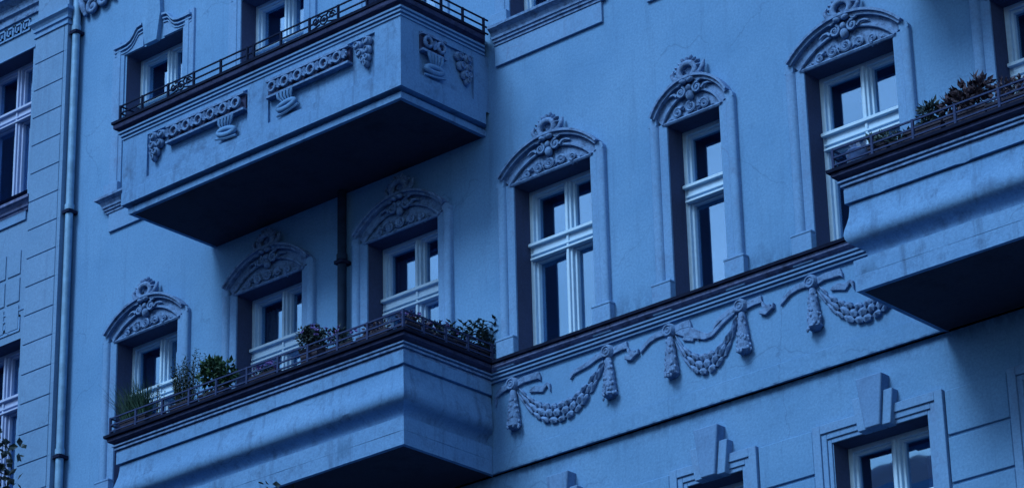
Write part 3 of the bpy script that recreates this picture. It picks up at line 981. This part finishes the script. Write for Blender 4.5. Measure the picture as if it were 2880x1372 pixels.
for a, b_ in ((2, 3),):
    xa, xb = DISC[a], DISC[b_]
    MB().prism([(xa + 0.07, 13.13), (xa + 0.24, 13.16), (xa + 0.27, 13.08), (xa + 0.40, 12.99), (xa + 0.47, 12.955), (xa + 0.53, 12.96), (xb - 0.20, 13.06), (xb - 0.07, 13.10), (xb - 0.09, 13.06), (xb - 0.22, 13.00), (xa + 0.53, 12.90), (xa + 0.43, 12.895), (xa + 0.20, 12.985), (xa + 0.07, 13.06)], -0.03, 0.0).build('ribbon', 'relief', B, bevel=0.006)
for a, b_ in ((1, 2), (3, 4)):
    xa, xb = DISC[a], DISC[b_]
    wd = xb - xa
    ribbon([(xa + 0.06, 13.10, 1), (xa + 0.15, 13.115, 1), (xa + 0.25, 13.12, 1.1), (xa + 0.255, 13.07, 0.9), (xa + 0.30, 13.01, 0.8), (xa + 0.355, 13.0, 1.0)], 0.07)
    ribbon([(xa + 0.22, 12.985, 0.6), (xa + 0.30, 12.965, 1.0), (xa + 0.365, 12.985, 0.5), (xa + 0.40, 13.01, 0.9)], 0.065, y=-0.044)
    ribbon([(xb - 0.06, 13.115, 1), (xb - 0.17, 13.115, 1), (xb - 0.26, 13.09, 0.9), (xb - 0.37, 13.02, 0.9), (xb - 0.39, 12.99, 0.4)], 0.065, y=-0.03)
ribbon([(0.26, 13.11, 1), (0.17, 13.095, 1.1), (0.10, 13.06, 1), (0.075, 12.97, 1.1)], 0.07)

# ---- storey below: keystones, stepped architraves, rusticated blocks
def make_key_surround(half, parent):
    S = empty('keystone_surround', (0, LOW_Y, 0), parent)
    zt = 11.455
    steps = [(0.0, 0.028, 0.04, 0.012), (0.045, 0.075, 0.085, 0.03), (0.10, 0.0, 0.205, 0.05)]
    # three stepped fillets framing the opening
    prev = half
    for i, (o0, o1, out_y) in enumerate(((0.0, 0.045, 0.018), (0.045, 0.105, 0.034), (0.105, 0.195, 0.052))):
        j = MB()
        a, b_ = half + o0, half + o1
        for s in (-1, 1):
            q = sorted((s * a, s * b_))
            j.box(q[0], q[1], -out_y, 0.02, 8.0, zt + o1)
        j.box(-a + .001, a - .001, -out_y, 0.02, zt + o0, zt + o1)
        j.build('architrave', 'trim', S, bevel=0.004)
    k = MB().prism([(-0.085, zt - 0.005), (0.085, zt - 0.005), (0.15, zt + 0.505), (-0.15, zt + 0.505)], -0.135, 0.02)
    k.build('keystone', 'key', S, bevel=0.008)
    for s in (-1, 1):
        pl = [(s * 0.088, zt - 0.003), (s * 0.185, zt - 0.003), (s * 0.235, zt + 0.335), (s * 0.130, zt + 0.335)]
        MB().prism(pl, -0.098, 0.02).build('keystone_wing', 'trim', S, bevel=0.006)
    return S
ks = make_key_surround(0.55, B)
ks_n = make_key_surround(0.343, B)
ks.location.x = 4.83
ks_n.location.x = 2.868
for c in (0.94, 7.03, -1.26, -3.373):
    copy_tree(ks, B, (c, LOW_Y, 0))
proto_block = {}
for (a, b_) in ((-0.52, 0.20), (1.685, 2.315), (3.405, 4.075), (5.575, 6.275)):
    z = 11.63
    while z > 9.3:
        me = MB().box(a + 0.012, b_ - 0.012, LOW_Y - 0.022, LOW_Y + 0.02, z - 0.432, z)
        me.build('stone_block', 'wall', B, bevel=0.006)
        z -= 0.463

# carved scroll bracket near the eaves end of the wall
sb = MB()
for (x, z, r) in ((-6.62, 20.16, 0.11), (-6.42, 20.19, 0.10)):
    sb.tube(spiral(x, z, r, 1.4, -0.06, 1, 0.5), [0.045 - 0.0018 * q for q in range(17)], 7)
    sb.ellipsoid((x, -0.05, z), (0.045, 0.05, 0.045), 8, 5)
sb.tube([(-6.86, -0.04, 20.44), (-6.84, -0.06, 20.30), (-6.80, -0.07, 20.20), (-6.76, -0.05, 20.08)], [0.05, 0.055, 0.045, 0.03], 7)
sb.tube([(-6.80, -0.05, 20.34), (-6.70, -0.06, 20.30), (-6.60, -0.06, 20.28), (-6.50, -0.06, 20.31), (-6.34, -0.05, 20.26), (-6.22, -0.04, 20.13)], [0.05, 0.05, 0.045, 0.045, 0.04, 0.02], 7)
sb.build('scroll_ornament', 'relief', B, smooth=60)

# ------------------------------------------------------------------ neighbouring building on the left
NB = empty('neighbouring_building', (-9, 0, 0))
tag(NB, 'grey-blue neighbouring house with grooved corner pilaster and meander friezes', 'building')
def lb(mbuild, name, mat, parent=None, **kw):
    o = mbuild.build(name, mat, None, **kw)
    o.parent = parent or NB
    if parent is None:
        o.matrix_parent_inverse = NB.matrix_world.inverted()
    return o
bpy.context.view_layer.update()
NB.matrix_world
def lpart(mb, name, mat, **kw):
    mb.v = [(x + 9, y, z) for x, y, z in mb.v]
    return mb.build(name, mat, NB, **kw)
hs = [(-8.94, -7.842, 17.86, 20.022, REV), (-8.94, -7.842, 13.80, 15.962, REV)]
m = MB().holes(-16, -6.975, 0, 23, hs, mpf)
lpart(m, 'wall', 'wall_left', fix=False)
m = MB().add([(-16, REV, 0), (-6.98, REV, 0), (-6.98, YB, 0), (-16, YB, 0), (-16, 0, 23), (-6.98, 0, 23), (-6.98, YB, 23), (-16, YB, 23)], [(1, 2, 6, 5), (2, 3, 7, 6), (3, 0, 4, 7), (4, 5, 6, 7)])
m.box(-15.9, -7.1, REV + 0.06, 6.9, 16.5, 17.0)
lpart(m, 'room_shell', 'room', fix=False)
pw = make_window(0.549, lilac=True, parent=NB)
pw.location = (9 - 8.391, 0, 20.022 - Z_HEAD)
# stretch of the frame down to its own sill is hidden behind the sill; the lower window is a copy
pw2 = copy_tree(pw, NB, (9 - 8.391, 0, 15.962 - Z_HEAD))
for o_ in (pw, pw2):
    curtain(o_, 0.55, 'curtain', 1, wid=0.25)
# pilaster: core, capital mouldings and separate ashlar blocks with open joints
PY = -0.165
pil = MB().box(-7.612, -6.978, PY + 0.014, 0.0, 0.0, 20.02)
lpart(pil, 'pilaster', 'wall_left')
zj = [20.005, 19.632, 19.245, 18.856, 18.465, 18.072, 17.683, 17.294, 16.905, 16.520, 16.131, 15.743, 15.348, 14.962, 14.560, 14.162, 13.772, 13.38]
for i in range(len(zj) - 1):
    lpart(MB().box(-7.606, -7.045, PY, PY + 0.02, zj[i + 1] + 0.006, zj[i] - 0.006), 'ashlar_block', 'wall_left', bevel=0.004)
    lpart(MB().box(-7.036, -6.976, PY + 0.002, PY + 0.02, zj[i + 1] + 0.001, zj[i] - 0.001), 'edge_strip', 'wall_left')
cap = MB()
CAP = [(0.0, 20.0), (0.018, 20.005), (0.018, 20.045), (0.0, 20.05), (0.0, 20.085), (0.024, 20.09), (0.024, 20.13), (0.04, 20.16), (0.07, 20.185), (0.075, 20.19), (0.075, 20.235), (0.0, 20.25)]
cap.sweep(CAP, [(-7.612, 0), (-7.612, PY), (-6.978, PY), (-6.978, 0)])
lpart(cap, 'capital', 'trim')
lpart(MB().box(-7.60, -6.99, PY + 0.02, 0.0, 20.24, 23), 'upper_pilaster', 'wall_left')
# window sill, apron, panel joints
LS = [(0.0, 17.70), (0.03, 17.70), (0.035, 17.73), (0.06, 17.735), (0.065, 17.77), (0.10, 17.80), (0.13, 17.81), (0.13, 17.85), (0.0, 17.875)]
for dz in (0.0, -4.06):
    s_ = MB().sweep([(p, z + dz) for p, z in LS], [(-9.02, 0.2), (-9.02, 0), (-7.80, 0), (-7.80, 0.2)])
    lpart(s_, 'window_sill', 'cornice')
    lpart(MB().box(-8.94, -7.83, -0.025, 0.0, 17.575 + dz, 17.702 + dz), 'apron_panel', 'trim', bevel=0.004)
for r_i, z in enumerate((17.19, 16.815, 16.437)):
    for c_i in range(4):
        x1 = -7.90 - c_i * 0.29
        lpart(MB().box(x1 - 0.245, x1, -0.014, 0.0, z - 0.335, z - 0.012), 'wall_panel', 'wall_left', bevel=0.004)
# meander (Greek key) friezes
def meander(x, z, s, d):
    P = [(0, 0), (0, 1), (0.8, 1), (0.8, 0.32), (0.4, 0.32), (0.4, 0.66)]
    k = MB()
    t = s * 0.075
    for (a, b_) in zip(P[:-1], P[1:]):
        x0_, x1_ = sorted((a[0], b_[0])); z0_, z1_ = sorted((a[1], b_[1]))
        k.box(x - x1_ * s - t, x - x0_ * s + t, -d, 0.0, z + z0_ * s - t, z + z1_ * s + t)
    k.box(x - 1.08 * s, x + t, -d - 0.001, 0.0, z - t, z + t)
    return k
for i in range(5):
    lpart(meander(-7.93 - i * 0.165, 20.325, 0.15, 0.022), 'meander_key', 'trim')
for i in range(5):
    lpart(meander(-7.88 - i * 0.21, 16.08, 0.19, 0.012), 'meander_key', 'trim')
lpart(MB().box(-9.2, -7.70, -0.010, 0.0, 16.345, 16.365), 'fillet', 'trim')
lpart(MB().box(-9.0, -7.79, -0.02, 0.0, 20.025, 20.05), 'fillet', 'trim')
ent = MB().sweep([(0.0, 20.52), (0.03, 20.525), (0.03, 20.62), (0.07, 20.64), (0.07, 20.74), (0.16, 20.80), (0.20, 20.81), (0.20, 20.87), (0.0, 20.9)], [(-16, 0), (-7.62, 0)])
lpart(ent, 'entablature', 'relief')

# ------------------------------------------------------------------ house row across the street, seen mirrored in the lower windows
OB = empty('opposite_house', (-18, -27, 0))
tag(OB, 'plain apartment house across the street, mirrored in the lower windows', 'building')
hs2 = []
for fl in range(5):
    for c_ in range(13):
        x = -25 + c_ * 4.1
        hs2.append((x, x + 1.2, 2.2 + fl * 3.9, 4.4 + fl * 3.9, 0.25))
mpo = lambda u, w, d: (u, -d, w)
ow = MB().holes(-27, 27, 0, 21.5, hs2, mpo)
for h_ in hs2: ow.reveal(*h_, mpo)
ow.add([(-27, 0, 0), (27, 0, 0), (27, -12, 0), (-27, -12, 0), (-27, 0, 21.5), (27, 0, 21.5), (27, -12, 21.5), (-27, -12, 21.5)], [(1, 2, 6, 5), (2, 3, 7, 6), (3, 0, 4, 7)])
ow.build('wall', 'wall_left', OB, fix=False)
MB().prism_z([(-27.4, 0.5), (27.4, 0.5), (27.4, -12.4), (-27.4, -12.4)], 21.52, 21.8).build('eaves', 'trim', OB)
MB().add([(-27.2, 0.3, 21.8), (27.2, 0.3, 21.8), (27.2, -12.2, 21.8), (-27.2, -12.2, 21.8), (-27.2, -6, 25.0), (27.2, -6, 25.0)], [(0, 1, 5, 4), (2, 3, 4, 5), (1, 2, 5), (3, 0, 4)]).build('roof', 'grime_and_shade', OB)
opn = MB().box(0, 1.2, -0.245, -0.22, 2.2, 4.4)
o0 = opn.build('window', 'ceramic', OB)
for k_, h_ in enumerate(hs2):
    o_ = o0 if k_ == 0 else o0.copy()
    if k_: COL.objects.link(o_)
    o_.location = (h_[0], 0, h_[2] - 2.2)

# ------------------------------------------------------------------ drainpipes
def pipe(x, y, r, z0, z1, joints, mat, label, name='drainpipe'):
    E_ = empty(name, (x, y, z0))
    tag(E_, label, 'drainpipe', None)
    MB().tube([(0, 0, 0), (0, 0, z1 - z0)], r, 14).build('pipe', mat, E_, smooth=50)
    for z in joints:
        MB().tube([(0, 0, z - z0 - 0.035), (0, 0, z - z0 + 0.035)], r * 1.22, 14).build('sleeve', mat, E_, smooth=50)
        MB().box(-r * 1.28, r * 1.28, -r * 1.28, -y + 0.0, z - z0 - 0.085, z - z0 - 0.042).build('clamp', 'clamp', E_, bevel=0.004)
    return E_
pipe(-6.898, -0.085, 0.050, 0.2, 22.4, (19.93, 17.42, 14.19, 11.5), 'zinc', 'tall pale zinc drainpipe where the two houses meet')
pipe(-2.13, -0.085, 0.052, 13.4, 16.10, (15.29,), 'green_pipe', 'short dark green drainpipe between balcony windows under the carved balcony')

# ------------------------------------------------------------------ plants
def leaf(mb, c, d, up_, L, w, bend=0.25):
    d = Vector(d).normalized()
    s = d.cross(Vector(up_))
    s = s.normalized() if s.length > 1e-5 else Vector((1, 0, 0))
    n = s.cross(d)
    c = Vector(c)
    p = [c, c + d * L * 0.45 + s * w * 0.5 - n * w * 0.12, c + d * L - n * L * bend, c + d * L * 0.45 - s * w * 0.5 - n * w * 0.12, c + d * L * 0.5 + n * w * 0.05]
    mb.add(p, [(0, 1, 4), (1, 2, 4), (2, 3, 4), (3, 0, 4)])

def rand_dir(rr, zmin=-1.0):
    while True:
        v = Vector((rr.uniform(-1, 1), rr.uniform(-1, 1), rr.uniform(zmin, 1)))
        if 0.05 < v.length < 1:
            return v.normalized()

def trough(E_, lx, ly, h, mat='pot'):
    t = MB()
    a, b_ = lx / 2, ly / 2
    t.add([(-a * .9, -b_ * .9, 0), (a * .9, -b_ * .9, 0), (a * .9, b_ * .9, 0), (-a * .9, b_ * .9, 0), (-a, -b_, h), (a, -b_, h), (a, b_, h), (-a, b_, h)],
          [(0, 1, 5, 4), (1, 2, 6, 5), (2, 3, 7, 6), (3, 0, 4, 7), (0, 1, 2, 3), (4, 5, 6, 7)])
    t.box(-a - .008, a + .008, -b_ - .008, b_ + .008, h - 0.02, h + 0.004)
    return t.build('trough', mat, E_)

def bush(loc, r, n, L, w, mat, label, seed, tr=(0.4, 0.16, 0.15), zc=0.28, stems=6, flowers=0, group=None, rotz=0, trm='pot', lean=(0, 0)):
    rr = random.Random(seed)
    E_ = empty('potted_plant', loc)
    E_.rotation_euler[2] = rotz
    tag(E_, label, 'plant', group)
    trough(E_, *tr, mat=trm)
    st = MB()
    for i in range(stems):
        a = rr.uniform(0, 6.28)
        e = Vector((r[0] * 0.6 * math.cos(a) + lean[0], r[1] * 0.6 * math.sin(a) + lean[1], zc + rr.uniform(-0.2, 0.7) * r[2]))
        b0 = Vector((rr.uniform(-.4, .4) * tr[0], rr.uniform(-.2, .2) * tr[1], tr[2] - 0.02))
        st.tube([b0, (b0 + e) / 2 + rand_dir(rr) * 0.03, e], [0.007, 0.005, 0.003], 5)
    st.build('stem', 'stem', E_)
    f = MB()
    fl = MB()
    lobes = [(rand_dir(rr), rr.uniform(0.35, 0.6)) for _ in range(9)]
    for i in range(n):
        ld, lr = rr.choice(lobes)
        c = Vector((ld.x * r[0] * 0.62, ld.y * r[1] * 0.62, ld.z * r[2] * 0.62))
        d = rand_dir(rr)
        c += Vector((d.x * r[0], d.y * r[1], d.z * r[2])) * lr * (rr.random() ** 0.4)
        c.z += zc; c.x += lean[0]; c.y += lean[1]
        if c.z < 0.05: continue
        leaf(f, c, d + Vector((0, 0, 0.25)), rand_dir(rr), L * rr.uniform(0.6, 1.25), w * rr.uniform(0.7, 1.2))
    f.build('foliage', mat, E_, fix=False)["kind"] = 'stuff'
    for i in range(flowers):
        d = rand_dir(rr, -0.2)
        c = Vector((d.x * r[0], d.y * r[1], zc + d.z * r[2])) * 1.0
        for k in range(5):
            a = k * 1.2566
            leaf(fl, c, d + Vector((math.cos(a), math.sin(a), 0.3)) * 0.9, d, 0.035, 0.025)
    if flowers:
        fl.build('flowers', 'flower', E_, fix=False)["kind"] = 'stuff'
    return E_

def grass(loc, n, L, spread, label, seed, lean=(-0.25, 0), mat='leaf_grass'):
    rr = random.Random(seed)
    E_ = empty('grass_plant', loc)
    tag(E_, label, 'plant')
    trough(E_, 0.42, 0.16, 0.18)
    f = MB()
    for i in range(n):
        b0 = Vector((rr.uniform(-.18, .18), rr.uniform(-.06, .06), 0.14))
        a = rr.uniform(0, 6.28)
        sp = spread * rr.random() ** 0.7
        d = Vector((math.cos(a) * sp + lean[0] * rr.random(), math.sin(a) * sp * 0.7, 1)).normalized()
        LL = L * rr.uniform(0.55, 1.1)
        s = Vector((-math.sin(a + .4), math.cos(a + .4), 0)) * 0.0065
        pts = []
        for k in range(5):
            t = k / 4
            pts.append(b0 + d * LL * t + Vector((d.x, d.y, -0.35)) * LL * 0.45 * t * t)
        for k in range(4):
            w0, w1 = (1 - k / 4), (1 - (k + 1) / 4) + 0.05
            f.add([pts[k] - s * w0, pts[k] + s * w0, pts[k + 1] + s * w1, pts[k + 1] - s * w1], [(0, 1, 2, 3)])
    f.build('foliage', mat, E_, fix=False)["kind"] = 'stuff'
    return E_

def herb(loc, n, L, label, seed, lw=0.045, ww=0.014, mat='leaf', width=0.16, group=None, rotz=0, tr=(0.34, 0.15, 0.15)):
    rr = random.Random(seed)
    E_ = empty('upright_plant', loc)
    E_.rotation_euler[2] = rotz
    tag(E_, label, 'plant', group)
    trough(E_, *tr)
    f, st = MB(), MB()
    for i in range(n):
        b0 = Vector((rr.uniform(-1, 1) * width, rr.uniform(-.05, .05), 0.12))
        d = Vector((rr.uniform(-.22, .22), rr.uniform(-.2, .2), 1)).normalized()
        LL = L * rr.uniform(0.45, 1.0)
        e = b0 + d * LL
        st.tube([b0, (b0 + e) / 2 + rand_dir(rr) * 0.012, e], [0.005, 0.004, 0.002], 4)
        k = int(LL / 0.016)
        for q in range(k):
            t = (q + 1) / k
            a = q * 2.4
            c = b0 + d * LL * t
            leaf(f, c, Vector((math.cos(a), math.sin(a), 0.7)), (0, 0, 1), lw * rr.uniform(0.7, 1.2), ww * rr.uniform(.8, 1.2))
    st.build('stem', 'stem', E_)
    f.build('foliage', mat, E_, fix=False)["kind"] = 'stuff'
    return E_

ZP = 13.395
YP = -1.27
grass((-4.16, YP, ZP), 520, 0.60, 0.50, 'spiky grass tuft at the window end of the lower balcony railing', 3)
herb((-3.38, YP, ZP), 40, 0.66, 'tall upright bushy herb next to the round green shrub', 4, mat='leaf', width=0.17)
herb((-3.78, YP, ZP), 4, 0.52, 'thin sparse sprig between the grass tuft and the tall herb', 14, mat='leaf_dark', width=0.05, tr=(0.2, 0.14, 0.13))
bush((-2.88, YP, ZP), (0.27, 0.15, 0.20), 620, 0.075, 0.05, 'leaf', 'leafy green shrub spilling over the railing beside the tall herb', 5, zc=0.36)
bush((-2.10, YP, ZP), (0.16, 0.10, 0.08), 150, 0.05, 0.03, 'leaf_dark', 'low violet flowering plant between the green shrub and the ball-shaped plant', 6, zc=0.20, flowers=34, tr=(0.42, 0.15, 0.14))
bush((-1.32, YP - 0.05, ZP), (0.185, 0.15, 0.14), 900, 0.04, 0.03, 'leaf_dark', 'dense dark ball-shaped plant resting on the railing', 7, zc=0.33, flowers=26, tr=(0.26, 0.18, 0.20))
bush((-0.93, YP, ZP), (0.15, 0.10, 0.12), 90, 0.07, 0.03, 'leaf_dark', 'sparse trailing plant beside the ball-shaped plant', 8, zc=0.26, flowers=8, tr=(0.36, 0.15, 0.14))
bush((-0.45, YP, ZP), (0.19, 0.10, 0.07), 120, 0.05, 0.03, 'leaf_brown', 'low brownish plant near the front corner of the planted balcony', 9, zc=0.20, tr=(0.44, 0.15, 0.14))
bush((-0.05, -1.12, ZP), (0.10, 0.20, 0.09), 230, 0.05, 0.035, 'leaf_brown', 'dark reddish bedding plant just round the balcony corner', 10, zc=0.22, flowers=10, tr=(0.15, 0.40, 0.14))
bush((-0.05, -0.70, ZP), (0.10, 0.20, 0.10), 230, 0.055, 0.035, 'leaf_dark', 'dark violet-flowered plant halfway along the balcony side railing', 12, zc=0.22, flowers=24, tr=(0.15, 0.36, 0.14))
herb((-0.04, -0.40, ZP), 11, 0.36, 'broad-leaved blue-green plant on the side railing, further from the house wall', 13, lw=0.085, ww=0.04, mat='leaf_blue', width=0.14, rotz=1.57)
herb((-0.04, -0.12, ZP), 11, 0.42, 'broad-leaved blue-green plant on the side railing, against the house wall', 15, lw=0.085, ww=0.04, mat='leaf_blue', width=0.10, rotz=1.57, tr=(0.18, 0.15, 0.15))

bush((6.47, YP, ZP), (0.15, 0.10, 0.15), 190, 0.075, 0.038, 'leaf_dark', 'small dark leafy plant behind the right-hand balcony railing', 21, zc=0.30, tr=(0.40, 0.16, 0.17))
bush((6.93, YP, ZP), (0.26, 0.13, 0.16), 460, 0.085, 0.042, 'leaf_brown', 'large brown leafy plant overhanging the right-hand balcony railing', 22, zc=0.32, tr=(0.44, 0.16, 0.17))
bush((5.98, YP - 0.02, ZP), (0.16, 0.1, 0.10), 120, 0.06, 0.04, 'leaf_blue', 'small blue-green trailing plant next to the round bowl', 27, zc=0.2, tr=(0.2, 0.15, 0.15))
bush((7.35, YP, ZP), (0.2, 0.12, 0.12), 140, 0.06, 0.04, 'leaf_brown', 'brownish bush beside the large brown leafy plant', 23, zc=0.25)
bush((6.22, YP, ZP), (0.16, 0.1, 0.08), 160, 0.05, 0.03, 'leaf_dark', 'low dark trailing plant between the blue-green plant and the small dark leafy plant', 24, zc=0.18, tr=(0.22, 0.15, 0.13))
# round bowl with a pale star-shaped ornament at the balcony corner
bw = empty('planter_bowl', (5.72, -1.26, ZP))
tag(bw, 'round blue bowl with a pale succulent at the balcony corner', 'bowl')
MB().tube([(0, 0, 0), (0, 0, 0.02), (0, 0, 0.10), (0, 0, 0.19), (0, 0, 0.20)], [0.06, 0.07, 0.115, 0.135, 0.125], 16).build('bowl', 'ceramic', bw, smooth=40)
sk = MB()
for i in range(14):
    a = i * 2.399
    d = Vector((math.cos(a), math.sin(a), 0.35 + 0.5 * (i / 14)))
    leaf(sk, (0, 0, 0.19), d, (0, 0, 1), 0.15, 0.06, -0.1)
sk.build('foliage', 'white', bw, fix=False)
pebble = MB().ellipsoid((0, 0, 0.035), (0.028, 0.028, 0.04), 8, 6)
po = pebble.build('ornament', 'white', None, smooth=60)
po.location = (6.72, -1.37, 13.395)
tag(po, 'small pale egg-shaped ornament on the ledge of the right-hand balcony', 'ornament')

# ------------------------------------------------------------------ street trees
def tree(x, y, h, crown_c, crown_r, n, label, seed):
    rr = random.Random(seed)
    E_ = empty('street_tree', (x, y, 0.13))
    tag(E_, label, 'tree', 'trees along the pavement')
    t = MB()
    t.tube([(0, 0, 0), (0.05, 0, h * 0.3), (-0.05, 0.05, h * 0.6), (0, 0, h * 0.85)], [0.22, 0.17, 0.12, 0.05], 10)
    cc = Vector(crown_c)
    tips = []
    for i in range(16):
        d = rand_dir(rr, -0.3)
        e = cc + Vector((d.x * crown_r[0], d.y * crown_r[1], d.z * crown_r[2])) * 0.86
        b0 = Vector((0, 0, h * rr.uniform(0.4, 0.8)))
        t.tube([b0, b0.lerp(e, 0.5) + rand_dir(rr) * 0.2, e], [0.06, 0.04, 0.012], 6)
        tips.append(e)
    t.build('trunk', 'bark', E_, smooth=60)
    f = MB()
    clumps = tips + [cc + Vector((d.x * crown_r[0], d.y * crown_r[1], d.z * crown_r[2])) * rr.uniform(0.55, 0.95) for d in (rand_dir(rr, -0.6) for _ in range(50))]
    for i in range(n):
        c = rr.choice(clumps) + rand_dir(rr) * (0.42 * rr.random() ** 0.5)
        d = rand_dir(rr)
        leaf(f, c, d + Vector((0, 0, -0.3)), rand_dir(rr), rr.uniform(0.06, 0.12), rr.uniform(0.045, 0.08))
    f.build('crown', 'leaf_dark', E_, fix=False)["kind"] = 'stuff'
    return E_
tree(-4.22, -4.2, 11.6, (0.0, 0, 10.65), (1.7, 1.7, 2.0), 9000, 'leafy street tree in front of the grey-blue neighbouring house', 31)
tree(0.2, -4.0, 10.4, (0.0, 0, 8.9), (1.9, 1.6, 1.75), 9000, 'leafy street tree below the planted balcony of the blue house', 32)
